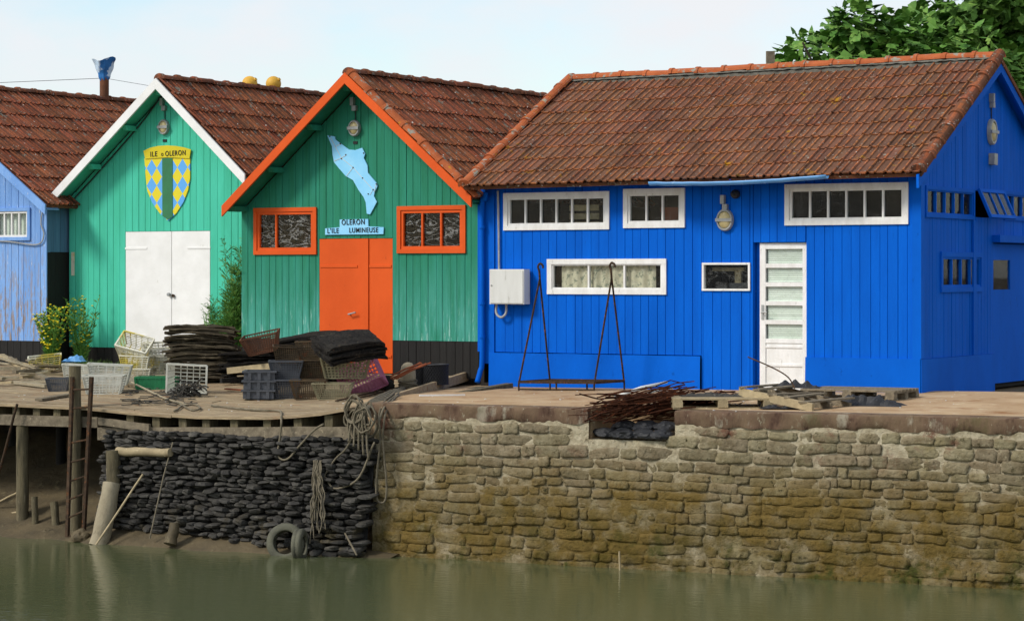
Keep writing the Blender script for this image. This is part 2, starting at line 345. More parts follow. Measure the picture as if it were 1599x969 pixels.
# quay top: uneven concrete, with the notch cut out of its edge
NU0, NU1, NV = 4.14, 5.25, -3.75
def quay_top(u0, u1, va, vb, nu, nv):
    def f(s, t):
        a0 = u0(t) if callable(u0) else u0
        u = a0+(u1-a0)*s; lo = va(u) if callable(va) else va; v = lo+(vb-lo)*t
        e = noise.noise(Vector((u*1.7, v*1.7, 3)))*.012
        return (u, v, zq(u, v)+(e if 0 < t < 1 else 0))
    return grid(nu, nv, f)
def edge_deck(v): return .95-(v+5)*.27                   # where the timber deck meets the concrete
q = MB()
for m_ in (quay_top(lambda t: edge_deck(-4.5+(NV+4.5)*t)-.06, NU0, lambda u: vq(u)+.3, NV, 20, 8),
           quay_top(NU1, 40, lambda u: vq(u)+.3, NV, 60, 8),
           quay_top(lambda t: edge_deck(NV+(.55-NV)*t)-1.3*t-.06, 40, NV, .62, 70, 24)):
    q.add(m_.v, m_.f)
q.box((NU0-.2, NV-.003, -.9), (NU1+.2, NV+.1, .004)); q.box((NU0-.25, vq(4.2)+.09, -.9), (NU0, NV+.05, -.006)); q.box((NU1, vq(5.2)+.09, -.36), (NU1+.25, NV+.05, -.006))
q.box((.98, -4.62, -2.3), (1.9, .6, -.03)); q.box((.2, -3.2, -2.3), (.98, .6, -.2)); q.box((-40, -.1, -2.3), (1.6, .62, -.04))
tag(q.build('quay', 'quay_concrete', smooth=True, ang=40), kind='structure')

# mud bank under the deck and along the foot of the slate wall
def mud(s, t):
    u = -40+41.6*s**.45; v = -7.2+7.4*t
    z = lerp(v, [(-7.2,-2.6),(-5.9,-2.02),(-5.35,-1.86),(-4.9,-1.72),(-4.2,-1.45),(-2.5,-.75),(0,-.3)])
    if u > -2.9: z = lerp(v, [(-7.2,-2.6),(-6.1,-2.12),(-5.55,-1.91),(-5.2,-1.74),(-4.8,-1.68),(0,-1.5)]) - max(0, u+.6)*.08
    return (u, v, z+noise.noise(Vector((u*1.6, v*1.6, 0)))*.05+noise.noise(Vector((u*6, v*6, 5)))*.03)
tag(grid(150, 60, mud).build('mud_bank', 'mud', smooth=True), kind='structure')

# ---------------------------------------------------------------- the stone quay wall
qw = thing('quay_wall', 'rough stone quay wall with pale mortar and concrete coping rising from water', 'wall', (5, -4.6, WATER))
b = MB()
UW1 = 24.
def wall_face(u, z, off=0.): return (u, vq(u)+.05+off+.03*(z+.3), z)
def back_quad(u0, u1, z0, z1):
    n = max(2, int((u1-u0)/.12)); m = max(2, int((z1-z0)/.08))
    g_ = grid(n, m, lambda s, t: wall_face(u0+(u1-u0)*s, z0+(z1-z0)*t, noise.noise(Vector(((u0+(u1-u0)*s)*5, (z0+(z1-z0)*t)*9, 1)))*.012+noise.noise(Vector(((u0+(u1-u0)*s)*1.4, (z0+(z1-z0)*t)*2.2, 4)))*.022-.020))
    b.add(g_.v, g_.f)
back_quad(1.22, NU0, -2.3, -.14); back_quad(NU0, NU1, -2.3, -.37); back_quad(NU1, UW1, -2.3, -.14)
b.add([(NU0, vq(4.2)+.06, -.37), (NU1, vq(5.2)+.06, -.37), (NU1, NV+.05, -.34), (NU0, NV+.05, -.34)], [(0,1,2,3)])
b.add([(1.22, vq(1.2)+.07, -2.3), (1.22, -3.2, -2.3), (1.22, -3.2, -.2), (1.22, vq(1.2)+.07, -.2)], [(0,1,2,3)])
core = b.build('core', 'mortar', qw, smooth=True)
def stone_mesh(k, flat=1.0, nx=5, nz_=3):
    """a weathered block: unit size, front face towards -y"""
    bm = bmesh.new(); bmesh.ops.create_cube(bm, size=1)
    bmesh.ops.subdivide_edges(bm, edges=bm.edges, cuts=4, use_grid_fill=True)
    for v in bm.verts:
        p = v.co*2; l = (abs(p.x)**8+abs(p.y)**8+abs(p.z)**8)**(1/8)
        p = p/l if l > 0 else p
        p *= 1+.14*noise.noise(p*1.1+Vector((k*7.7, 0, 0)))+.12*noise.noise(p*2.3+Vector((0, k*5.1, 0)))
        v.co = p*.5
    me = bpy.data.meshes.new('stone'); bm.to_mesh(me); bm.free()
    me.polygons.foreach_set('use_smooth', [True]*len(me.polygons)); return me
stones = [stone_mesh(k) for k in range(12)]
for me in stones: me.materials.append(MATS['stone'])
z = -.205; cnt = 0; row = 0; extra = MB()
while z > -1.98:
    h = random.uniform(.095, .145) if row else .12
    u = 1.2+random.uniform(0, .15)
    while u < 13:
        w = random.uniform(.2, .5) if random.random() < .78 else random.uniform(.1, .2)
        w *= .85+.5*(h-.09)/.05*.4
        zc = z-h/2+.035*noise.noise(Vector((u*.7, z*1.5, 0)))+random.gauss(0, .006)
        cu = u+w/2
        inn = NU0-.02 < cu < NU1+.02 and zc > -.43
        if not inn and not (cu-w/2 < NU0 < cu+w/2 and zc > -.37):
            pr = random.gauss(.036, .010) if zc > -1.4 else random.gauss(.026, .013)
            x, y, zz = wall_face(cu, zc, .07-pr)
            m_ = Matrix.Translation((x, y, zz)) @ Euler((0, R(random.gauss(0, 3.2)), R(4.9+random.gauss(0, 3)))).to_matrix().to_4x4() @ Matrix.Diagonal((w-random.uniform(-.012,.014), .15, h-random.uniform(-.012,.022), 1))
            me = random.choice(stones)
            if u < 9.7 and cnt < 300: inst('stone', me, core, m_); cnt += 1
            else: extra.add([m_ @ v.co for v in me.vertices], [tuple(p.vertices) for p in me.polygons])
        u += w
    z -= h; row += 1
tag(extra.build('far_stones', 'stone', qw, smooth=True), kind='stuff')
def coping(u0, u1, zt=.0, zb=-.185, tilt=0.):
    n = max(3, int((u1-u0)/.045)); m = MB(); prof = [(.30, 0), (.05, .0), (.012, -.012), (.004, -.05), (.012, -.10), (.012, -.15), (.03, zb), (.2, zb)]
    vs = []
    for i in range(n+1):
        u = u0+(u1-u0)*i/n
        for d, zz in prof:
            e = noise.noise(Vector((u*4, d*9, zz*8)))*.022+noise.noise(Vector((u*13, d*9, zz*20)))*.010
            q_ = .0 if d > .25 else 1.
            if zz < -.17: e *= 2.0
            vs.append((u, vq(u)+d+e*q_, zz+(e*.5*q_ if zz else e*.4*q_)+zq(u, vq(u))+tilt*(u-u0)+(.003 if d > .25 else 0)))
    k = len(prof)
    fs = [(i*k+j, (i+1)*k+j, (i+1)*k+j+1, i*k+j+1) for i in range(n) for j in range(k-1)]
    fs += [tuple(range(k)), tuple(n*k+j for j in range(k))[::-1]]
    return m.add(vs, fs).build('coping', 'coping', qw, smooth=True, ang=50)
for a_, b_ in ((1.08, NU0-.01), (NU1+.005, 8.15), (8.153, 24)): coping(a_, b_)

# ---------------------------------------------------------------- the slate rubble wall under the deck
sw = thing('slate_wall', 'dry stacked wall of dark slate slabs beneath the timber deck', 'wall', (-.8, -5.1, WATER))
def slate_v(u, z): return -5.02-.24*max(0, (-.45-z))/1.4+.12*max(0, u-.6)
b = grid(50, 16, lambda s, t: (-2.95+4.2*s, slate_v(-2.95+4.2*s, -2.1+1.7*t)+.12, -2.1+1.7*t))
b.add([(-2.93,-5.1,-2.2),(-2.93,-3.4,-2.2),(-2.93,-3.4,-.42),(-2.93,-4.9,-.42)], [(0,1,2,3)])
score = b.build('core', 'tar_wood', sw)
slm = []
for k in range(10):
    bm = bmesh.new(); bmesh.ops.create_cube(bm, size=1); bmesh.ops.subdivide_edges(bm, edges=bm.edges, cuts=2, use_grid_fill=True)
    for v in bm.verts:
        p = v.co*2; l = (abs(p.x)**3.5+abs(p.y)**5+abs(p.z)**3.2)**(1/3.6); p = p/l
        p.x *= 1+.2*noise.noise(p*.9+Vector((k*3.3, 0, 0))); p.z *= 1+.4*noise.noise(p*.8+Vector((0, k*4.1, 0)))
        p.y *= 1+.22*noise.noise(p*1.3+Vector((0, 0, k*2.2))); v.co = p*.5
    me = bpy.data.meshes.new('slate'); bm.to_mesh(me); bm.free(); me.materials.append(MATS['slate']); slm.append(me)
sl = []; z = -.44; row = 0
while z > -1.92:
    h = random.uniform(.048, .085); u = -2.97+random.uniform(0, .1)
    while u < 1.32:
        w = random.uniform(.12, .26); cu = u+w/2
        zc = z-h/2+.03*noise.noise(Vector((u*.9, row*.4, 0)))
        bot = lerp(cu, [(-2.9,-1.74),(-1.6,-1.72),(-.6,-1.78),(.3,-1.84),(1.3,-1.95)])
        if zc > bot and not (cu > 1.27): sl.append((w*h, cu, zc, w, h))
        u += w*.96
    z -= h*.92; row += 1
sl.sort(reverse=True); ex = MB()
for i, (_, u, zc, w, h) in enumerate(sl):
    m_ = Matrix.Translation((u, slate_v(u, zc)+.07+random.uniform(-.07, .05), zc)) @ Euler((R(random.gauss(0, 6)), R(random.gauss(0, 6)), R(random.gauss(0, 8)))).to_matrix().to_4x4() @ Matrix.Diagonal((w*1.0, .26, h*.98, 1))
    me = random.choice(slm)
    if i < 300: inst('slate', me, score, m_)
    else: ex.add([m_ @ v.co for v in me.vertices], [tuple(p.vertices) for p in me.polygons])
tag(ex.build('small_slates', 'slate', sw), kind='stuff')

# ---------------------------------------------------------------- the timber deck
dk = thing('timber_deck', 'weathered sagging timber deck on joists and posts in front of the huts', 'deck', (-3, -4, WATER))
def plank_strip(v0, v1, u0, u1, lift=0.):
    n = max(2, int((u1-u0)/.35)); vs = []; j = random.uniform(-.006, .006)
    for i in range(n+1):
        u = u0+(u1-u0)*i/n; k = noise.noise(Vector((u*3, v0*5, 0)))*.008
        for v in (v0, v1):
            for d in (0, -.035): vs.append((u+(v-v0)*0, v+k, zdeck(u, v)+d+j+lift))
    fs = []
    for i in range(n):
        a = i*4; c = a+4; fs += [(a, c, c+2, a+2), (a+1, a+3, c+3, c+1), (a, a+1, c+1, c), (a+2, c+2, c+3, a+3)]
    fs += [(0, 2, 3, 1), (n*4, n*4+1, n*4+3, n*4+2)]
    return MB().add(vs, fs)
v = -5.03; k = 0
while v < .35:
    w = random.uniform(.17, .24); ue = edge_deck(v+w/2)-.01
    cuts = sorted([-13.]+[random.uniform(-11, -7), random.uniform(-5.6, -1.2)]+[ue])
    for a_, c_ in zip(cuts, cuts[1:]):
        plank_strip(v, v+w-.012, a_+.006, c_-.006).build('plank', 'deck_wood', dk)
    v += w; k += 1
MB().bar((edge_deck(-3.4)+.0, -3.4, zdeck(.5,-3.4)+.0), (edge_deck(.2), .2, .13), .06, .13).build('edge_board', 'deck_wood', dk)
for u in [-9.2+.36*i for i in range(17)]+[-2.55, -2.12, -1.68, -1.3, -.85, -.33, .15, .62]:
    if -3.15 < u < -2.9: continue
    zt = zdeck(u, -4.95)-.045
    MB().box((u-.06, -4.97, zt-.15), (u+.06, -.4, zt), Matrix.Rotation(R(3.0), 3, 'X'), (u, -4.97, zt)).jit(.008).build('joist', 'post_wood', dk)
def beam(px0, y0a, px1, y1a, hpx, name='beam', v=-4.99, th=.09, mt='grey_wood'):
    a_ = onv(px0, y0a, v); c_ = onv(px1, y1a, v); n = 14; m = MB(); hh = hpx/114
    for i in range(n+1): pass
    vs = []; 
    for i in range(n+1):
        p = a_.lerp(c_, i/n); e = noise.noise(Vector((p.x*2, hh, 3)))*.012
        vs += [(p.x, v, p.z+e), (p.x, v+th, p.z+e), (p.x, v+th, p.z-hh+e), (p.x, v, p.z-hh+e)]
    fs = [(i*4+j, i*4+(j+1)%4, i*4+4+(j+1)%4, i*4+4+j) for i in range(n) for j in range(4)]+[(0,1,2,3), (n*4+3, n*4+2, n*4+1, n*4)]
    return m.add(vs, fs).build(name, mt, dk)
beam(-320, 638, 152, 651, 16); beam(152, 667, 556, 666, 19)
beam(153, 652, 232, 662, 11, 'splice_board', -5.04, .05)
def pile(px, ytop, ybot, wpx, v, lean=0., name='post', par=None, mt='post_wood', zb=None):
    c_ = onv(px, ytop, v); e_ = onv(px+lean, ybot, v); r = wpx/2/112; P_ = []; rr = []
    for i in range(9):
        t = i/8; p = c_.lerp(e_, t); p += Vector((noise.noise(Vector((px, i*.6, 1)))*.018, noise.noise(Vector((px, i*.6, 7)))*.018, 0)); P_.append(p); rr.append(r*(1+.08*noise.noise(Vector((px, i*.9, 4)))))
    return MB().tube(P_, rr, 10).build(name, mt, par if par is not None else dk, smooth=True, ang=50)
pile(35, 660, 850, 19, -4.9); pile(117, 571, 850, 18, -5.06, 2); pile(20, 665, 800, 16, -2.8, mt='tar_wood'); pile(95, 660, 800, 16, -3.3, mt='tar_wood'); pile(-60, 655, 850, 18, -4.9)
# ================================================================== the huts
def Pf(v0): return lambda a, d, z: (a, v0-d, z)          # a wall facing the water
def Pg(u0): return lambda a, d, z: (u0+d, a, z)          # a wall facing right
def strips(mb_or_fn, a0, a1, zb, zt, ops, bw, breaks=()):
    E_ = sorted({a0, a1, *[x for o in ops for x in o[:2] if a0 < x < a1], *[x for x in breaks if a0 < x < a1]})
    for l, r in zip(E_, E_[1:]):
        if r-l < .012: continue
        n = max(1, round((r-l)/bw)) if bw else 1
        cuts = [l]+[l+(r-l)*(i+random.uniform(-.12, .12))/n for i in range(1, n)]+[r]
        for p, q_ in zip(cuts, cuts[1:]):
            m = (p+q_)/2; z0 = zb(m) if callable(zb) else zb
            hs = sorted((o[2], o[3]) for o in ops if o[0]-1e-4 <= m <= o[1]+1e-4)
            for h0, h1 in hs:
                if h0 > z0+.01: mb_or_fn(p, q_, z0, h0, h0)
                z0 = max(z0, h1)
            if zt(m) > z0+.01: mb_or_fn(p, q_, z0, max(z0+.003, zt(p)), max(z0+.003, zt(q_)))
def plank_wall(hut, mat, P, a0, a1, zb, zt, ops=(), bw=.13, breaks=(), pname='plank', th=.02, back=True, out=0.):
    wmb = MB()
    if back: strips(lambda p, q_, z0, zl, zr: wmb.prism([P(p, -.024, z0), P(q_, -.024, z0), P(q_, -.024, zr), P(p, -.024, zl)], Vector(P(0, -.06, 0))-Vector(P(0, 0, 0))), a0, a1, zb, zt, ops, None, breaks)
    else: wmb.box(P(a0+.01, -.03, 1), P(a0+.02, -.025, 1.01))
    w = wmb.build('wall', mat, hut)
    def one(p, q_, z0, zl, zr):
        j = random.uniform(-.004, .003)+out; g = random.uniform(.001, .0036); k = min(.006, (zl-z0)*.2)
        mb = MB(); o = [(p+g, z0), (q_-g, z0), (q_-g, zr), (p+g, zl)]
        e = .003; oi = [(p+g+e, z0+.001), (q_-g-e, z0+.001), (q_-g-e, zr-.001), (p+g+e, zl-.001)]
        vs = [P(a, j-th, zz) for a, zz in o]+[P(a, j-e, zz) for a, zz in o]+[P(a, j, zz) for a, zz in oi]
        fs = [(3,2,1,0), (8,9,10,11)]+[(i, (i+1)%4, 4+(i+1)%4, 4+i) for i in range(4)]+[(4+i, 4+(i+1)%4, 8+(i+1)%4, 8+i) for i in range(4)]
        mb.add(vs, fs).build(pname, mat, w)
    strips(one, a0, a1, zb, zt, ops, bw, breaks)
    return w
def bx(P, a0, a1, d0, d1, z0, z1, mb=None):
    A, B = P(a0, d0, z0), P(a1, d1, z1); mb = mb or MB()
    return mb.box([min(x, y) for x, y in zip(A, B)], [max(x, y) for x, y in zip(A, B)])
def window(hut, P, a0, a1, z0, z1, fw, cuts, mat, gl='glass', out=.025, inner=.03, label=None, fmat=None):
    """outer casing > inner sash frame, glazing bars, panes"""
    m = MB()
    bx(P, a0, a1, -.06, out, z0, z0+fw, m); bx(P, a0, a1, -.06, out, z1-fw, z1, m); bx(P, a0, a0+fw, -.059, out-.002, z0+fw, z1-fw, m); bx(P, a1-fw, a1, -.059, out-.002, z0+fw, z1-fw, m)
    w = m.jit(.003).build('window', mat, hut)
    if label: w['label'] = label
    if inner:
        m = MB(); i0, i1, k0, k1 = a0+fw, a1-fw, z0+fw, z1-fw; s = inner
        bx(P, i0, i1, -.05, out-.018, k0, k0+s, m); bx(P, i0, i1, -.05, out-.018, k1-s, k1, m); bx(P, i0, i0+s, -.05, out-.02, k0+s, k1-s, m); bx(P, i1-s, i1, -.05, out-.02, k0+s, k1-s, m)
        m.build('sash', fmat or mat, w)
    g0, g1 = a0+fw+inner, a1-fw-inner; h0, h1 = z0+fw+inner, z1-fw-inner
    C_ = [g0]+[g0+(g1-g0)*c for c in cuts]+[g1]
    for c in C_[1:-1]: bx(P, c-.013, c+.013, -.045, out-.022, h0, h1).build('glazing_bar', fmat or mat, w)
    for p, q_ in zip(C_, C_[1:]):
        bx(P, p+(.013 if p != g0 else 0), q_-(.013 if q_ != g1 else 0), -.034, -.030, h0, h1).build('pane', gl, w)
    return w
def ev(n): return [i/n for i in range(1, n)]
def wall_lamp(hut, P, a, z, box=True, r=.10, plate=True, dz=.34, lp=(0, 0)):
    n = 20
    ring = MB(); vs = []
    for d, k in ((0, 1.0), (.045, 1.0), (.06, .93), (.06, .80), (.04, .76)):
        for i in range(n): t = 2*math.pi*i/n; vs.append(P(a+r*k*math.cos(t), d, z+r*1.22*k*math.sin(t)))
    fs = [(j*n+i, j*n+(i+1)%n, (j+1)*n+(i+1)%n, (j+1)*n+i) for j in range(4) for i in range(n)]+[tuple(4*n+i for i in range(n))]
    L_ = ring.add(vs, fs).build('wall_lamp', 'grey_metal', hut, smooth=True, ang=40)
    vs = []; 
    for j in range(6):
        k = math.cos(j/5*math.pi/2)*.78+.001; d = .035+.040*math.sin(j/5*math.pi/2)
        for i in range(n): t = 2*math.pi*i/n; vs.append(P(a+r*k*math.cos(t), d, z+r*1.22*k*math.sin(t)))
    MB().add(vs, [(j*n+i, j*n+(i+1)%n, (j+1)*n+(i+1)%n, (j+1)*n+i) for j in range(5) for i in range(n)]).build('lamp_glass', 'lamp_glass', L_, smooth=True)
    bx(P, a-r*.98, a+r*.98,   .03, .082, z-.022, z+.022).build('guard_band', 'grey_metal', L_)
    if box:
        m = MB(); bx(P, a-.055, a+.0, 0, .07, z+dz, z+dz+.12, m); bx(P, a-.03, a+.04, 0, .06, z+dz-.08, z+dz-.004, m); J = m.build('junction_box', 'grey_metal', hut)
        MB().tube([P(a+.01, .012, z+dz-.08), P(a+.012, .012, z+r*1.2)], .008, 5).build('cable', 'black_plastic', J)
    if plate: bx(P, a-.035, a+.04, 0, .012, z-.235, z-.195).build('number_plate', 'black_print', hut)

# ---- tiles
TW, TG = .246, .40
def tile_mesh(k, mat):
    pr = [(0,.012),(.05,.032),(.13,.032),(.19,.006),(.43,.005),(.48,.024),(.57,.024),(.62,.006),(.92,.006),(1.0,.014)]
    L_ = TG+.05; vs = []
    for y, lift in ((0, .026), (L_*.5, .014), (L_, .0)):
        for x, zz in pr: vs.append((x*TW, y+(.012*noise.noise(Vector((x*3, k*3.1, 0))) if y == 0 else 0), zz+lift+.004*noise.noise(Vector((x*2, y*4, k*2.7)))))
    n = len(pr); fs = [(j*n+i, j*n+i+1, (j+1)*n+i+1, (j+1)*n+i) for j in range(2) for i in range(n-1)]
    q0 = len(vs)
    for x, zz in pr: vs.append((x*TW, vs[pr.index((x, zz))][1]+.004, zz+.004))
    fs += [(q0+i, q0+i+1, i+1, i) for i in range(n-1)]
    me = bpy.data.meshes.new('tile'); me.from_pydata(vs, [], fs); me.update(); me.materials.append(MATS[mat]); return me
TM = {m: [tile_mesh(k, m) for k in range(5)] for m in ('tile_old', 'tile_dark')}
def ridge_mesh(k, mat, r=.088, L_=.42):
    vs = []; n = 8
    for x, rr in ((0, r*1.2), (.055, r*1.2), (.065, r*1.02), (L_+.03, r*.94)):
        for i in range(n+1): t = math.pi*i/n; vs.append((x, rr*math.cos(t), rr*.85*math.sin(t)-.01+.004*noise.noise(Vector((x*3, i, k)))))
    m = n+1; fs = [(j*m+i, j*m+i+1, (j+1)*m+i+1, (j+1)*m+i) for j in range(3) for i in range(n)]+[tuple(range(m)), tuple(3*m+i for i in range(m))[::-1]]
    me = bpy.data.meshes.new('ridge_tile'); me.from_pydata(vs, [], fs); me.update(); me.materials.append(MATS[mat]); return me
RM = {m: [ridge_mesh(k, m) for k in range(3)] for m in ('tile_orange', 'tile_dark')}
def frame(o, x, z):
    x = x.normalized(); y = z.cross(x).normalized(); z = x.cross(y)
    m = Matrix((x, y, z)).transposed().to_4x4(); m.translation = o; return m
def tile_slope(hut, E0, E1, R0, tm, tname='roof', nc=None, ncol=None, zmin=None, sag=0.):
    """slab + tiles; E0->E1 runs along the eave with the slope rising to its left-hand normal"""
    E0, E1, R0 = Vector(E0), Vector(E1), Vector(R0); x = (E1-E0); Lx = x.length; x = x/Lx
    yv = (R0-E0); yv -= x*yv.dot(x); Ly = yv.length; y = yv/Ly; n = x.cross(y); assert n.z > 0
    th = .05; c = [E0, E1, E1+y*Ly, E0+y*Ly]
    slab = MB().prism([p-n*.012 for p in c], -n*th).build(tname, 'tile_dark', hut)
    nc = nc or round(Ly/TG); ncol = ncol or round(Lx/TW); g = Ly/nc; tw = Lx/ncol
    for r in range(nc):
        for k in range(ncol):
            sg = -sag*math.sin(math.pi*(k+.5)/ncol)*(r/nc)
            o = E0+x*(k*tw+random.uniform(-.004, .004))+y*(r*g-.03+random.gauss(0, .007))+n*(random.uniform(0, .007)+sg)
            m = Matrix((x, y, n)).transposed().to_4x4(); m.translation = o
            m = m @ Euler((0, R(random.gauss(0, .7)), R(random.gauss(0, .6)))).to_matrix().to_4x4() @ Matrix.Diagonal((tw/TW, g/TG, 1, 1))
            inst('tile', random.choice(TM[tm]), slab, m)
    return slab
def tile_line(hut, A, B, up, mat, par, L_=.42, name='ridge_tile', sc=1.):
    A, B = Vector(A), Vector(B); d = (B-A); n = max(1, round(d.length/L_)); st = d/n
    for i in range(n):
        m = frame(A+st*i+Vector((0, 0, random.gauss(0, .004))), d, up) @ Euler((R(random.gauss(0, 2)), R(random.gauss(0, .8)), R(random.gauss(0, 1)))).to_matrix().to_4x4() @ Matrix.Diagonal((st.length/L_, sc, sc, 1))
        inst(name, random.choice(RM[mat]), par, m)

def barge(hut, P, pts, d, h, mat, th=.035):
    for (a0, z0), (a1, z1) in zip(pts, pts[1:]):
        MB().prism([P(a0, d, z0), P(a1, d, z1), P(a1, d, z1-h), P(a0, d, z0-h)], Vector(P(0, -th, 0))-Vector(P(0, 0, 0))).jit(.003).build('barge_board', mat, hut)

def gabled(hut, v0, vb, depth, wu0, wu1, L_, A_, R_, mat, zb, ops, bmat, tm, skirt_mat, skirt_z0, bh=.16, bw=.13, tiles_right=True, shell=True, rend=None):
    """a hut with its gable to the water. L_, A_, R_: barge points (u, z) at depth vb"""
    P = Pf(v0); kl = (A_[1]-L_[1])/(A_[0]-L_[0]); kr = (A_[1]-R_[1])/(R_[0]-A_[0])
    top = lambda u: (A_[1]-(A_[0]-u)*kl if u < A_[0] else A_[1]-(u-A_[0])*kr)
    w = plank_wall(hut, mat, P, wu0, wu1, zb, lambda u: top(u)-.13, ops, bw, (A_[0],))
    # tarred foot boards under the painted ones; on the pale blue hut, painted shade
    plank_wall(hut, skirt_mat, P, wu0, wu1, skirt_z0, lambda u: zb-.004, [o for o in ops if o[2] < zb], .14, (), 'skirt_board', out=-.004)
    # shell: side walls, rear wall, floor
    m = MB(); zl, zr = top(wu0)-.2, top(wu1)-.2; vb2 = v0+depth
    m.box((wu0, v0+.09, -.1), (wu0+.06, vb2, zl)); m.box((wu1-.06, v0+.09, -.1), (wu1, vb2, zr)); m.box((wu0, vb2, -.1), (wu1, vb2+.06, min(zl, zr))); m.box((wu0+.06, v0+.09, 0), (wu1-.06, vb2, .06))
    m.build('shell', 'dark_interior', hut)
    # roof: right slope in tiles, left slope slab
    ve = vb2+.2
    rs = tile_slope(hut, (R_[0], vb, R_[1]+.0), (R_[0], ve, R_[1]), (A_[0], vb, A_[1]), tm)
    nrm = Vector((-kl, 0, 1)).normalized()
    ls = MB().prism([(L_[0], vb, L_[1]), (L_[0], ve, L_[1]), (A_[0], ve, A_[1]), (A_[0], vb, A_[1])], -nrm*.055).build('roof', 'tile_dark', hut)
    tile_line(hut, (A_[0], vb+.06, A_[1]+.012), (A_[0], ve, A_[1]+.012), Vector((0, 0, 1)), 'tile_dark', rs)
    # soffit and purlin ends
    for (a, b_) in ((L_, A_), (A_, R_)):
        n_ = Vector((-(b_[1]-a[1]), 0, b_[0]-a[0])).normalized()
        MB().prism([(a[0], vb+.03, a[1]-.07), (b_[0], vb+.03, b_[1]-.07), (b_[0], v0+.02, b_[1]-.07), (a[0], v0+.02, a[1]-.07)], -n_*.018).build('soffit', mat, hut)
        for t in (.06, .36, .68, .97) if a is L_ else (.3, .65, .95):
            p = Vector((a[0]+(b_[0]-a[0])*t, 0, a[1]+(b_[1]-a[1])*t-.10))
            if p.x > wu1+.1: continue
            MB().prism([(p.x-.05, vb+.05, p.z-.02), (p.x+.05, vb+.05, p.z-.02), (p.x+.05, vb+.12, p.z-.10), (p.x-.05, vb+.12, p.z-.10)], (0, v0-vb-.1, 0)).build('purlin_end', mat, hut)
    barge(hut, Pf(vb), [(L_[0], L_[1]), (A_[0], A_[1])], .036, bh, bmat); barge(hut, Pf(vb), [(A_[0], A_[1]), (R_[0], R_[1])], .036, bh, bmat)
    return P, rs, top

# ---------------- green hut with orange trim
gh = thing('green_hut', 'dark green boarded hut with orange barge boards, door and windows', 'hut', (-2.3, 2, .1))
B_ops = [(-2.985, -1.675, .13, 2.155), (-4.17, -3.05, 1.94, 2.61), (-1.56, -.42, 1.945, 2.60)]
PB, rsB, topB = gabled(gh, .1, -.3, 6.6, -4.434, -.19, (-4.49, 2.66), (-2.24, 4.60), (-.06, 2.74), 'green_wood', .64, B_ops, 'orange_paint', 'tile_dark', 'tar_wood', .1)
window(gh, PB, -4.192, -3.03, 1.919, 2.631, .06, [.32], 'orange_paint', 'film_glass', .03, .045)
window(gh, PB, -1.585, -.4, 1.927, 2.624, .06, ev(3), 'orange_paint', 'film_glass', .03, .045)
m = MB(); bx(PB, -2.985, -2.17, -.05, -.006, .15, 2.15, m); d1 = m.build('door', 'orange_paint', gh, world=None)
bx(PB, -2.16, -1.68, -.05, -.008, .15, 2.15).build('door', 'orange_paint', gh)
bx(PB, -2.24, -2.10, -.006, .012, .15, 2.15).build('cover_strip', 'orange_paint', d1)
for zz in (1.72, .38):
    bx(PB, -2.97, -2.30, -.006, .004, zz, zz+.035).build('strap_hinge', 'orange_paint', d1); bx(PB, -2.09, -1.70, -.008, .004, zz, zz+.035).build('strap_hinge', 'orange_paint', d1)
MB().tube([PB(-2.43, 0, 1.02), PB(-2.43, .05, 1.02), PB(-2.30, .05, 1.05)], .012, 6).build('handle', 'grey_metal', d1)
wall_lamp(gh, PB, -2.335, 3.80)
tile_line(gh, (-2.20, -.25, 4.60), (-.03, -.25, 2.75), Vector((.7, -.1, .75)), 'tile_orange', rsB, .42, 'verge_tile', .95)

# ---------------- mint hut with white trim
mh = thing('mint_hut', 'mint green boarded hut with white barge boards and white double door', 'hut', (-6.3, 3, .1))
A_ops = [(-7.094, -5.408, .2, 2.305)]
PA, rsA, topA = gabled(mh, .6, .25, 6.0, -8.259, -4.46, (-8.42, 2.84), (-6.19, 4.71), (-4.46, 3.16), 'mint_wood', .44, A_ops, 'white_paint', 'tile_dark', 'tar_wood', .1, .17)
dA = bx(PA, -7.09, -6.172, -.05, -.002, .2, 2.30).build('door', 'white_paint', mh); dB = bx(PA, -6.160, -5.412, -.05, -.002, .2, 2.30).build('door', 'white_paint', mh)
for zz in (2.02, .62):
    bx(PA, -7.10, -6.66, -.002, .006, zz, zz+.03).build('strap_hinge', 'white_paint', dA); bx(PA, -5.85, -5.40, -.002, .006, zz, zz+.03).build('strap_hinge', 'white_paint', dB)
MB().lathe([(.02, 0), (.03, -.02), (.028, -.05), (.0, -.055)], PA(-6.2, 0, 1.30), 10, 'Y').build('knob', 'grey_metal', dA); MB().lathe([(.02, 0), (.028, -.03), (.0, -.04)], PA(-6.12, 0, 1.28), 10, 'Y').build('knob', 'rust', dB)
wall_lamp(mh, PA, -6.30, 3.96)
bx(PA, -8.20, -8.14, 0, .02, 1.60, 1.98).build('depth_gauge', 'yellow_crate', mh)
m = MB().tube(spline([PA(-6.35, .02, 4.46), PA(-6.8, .02, 4.0), PA(-7.6, .02, 3.30), PA(-8.2, .02, 2.80)]), .012, 5).build('cable', 'black_plastic', mh)

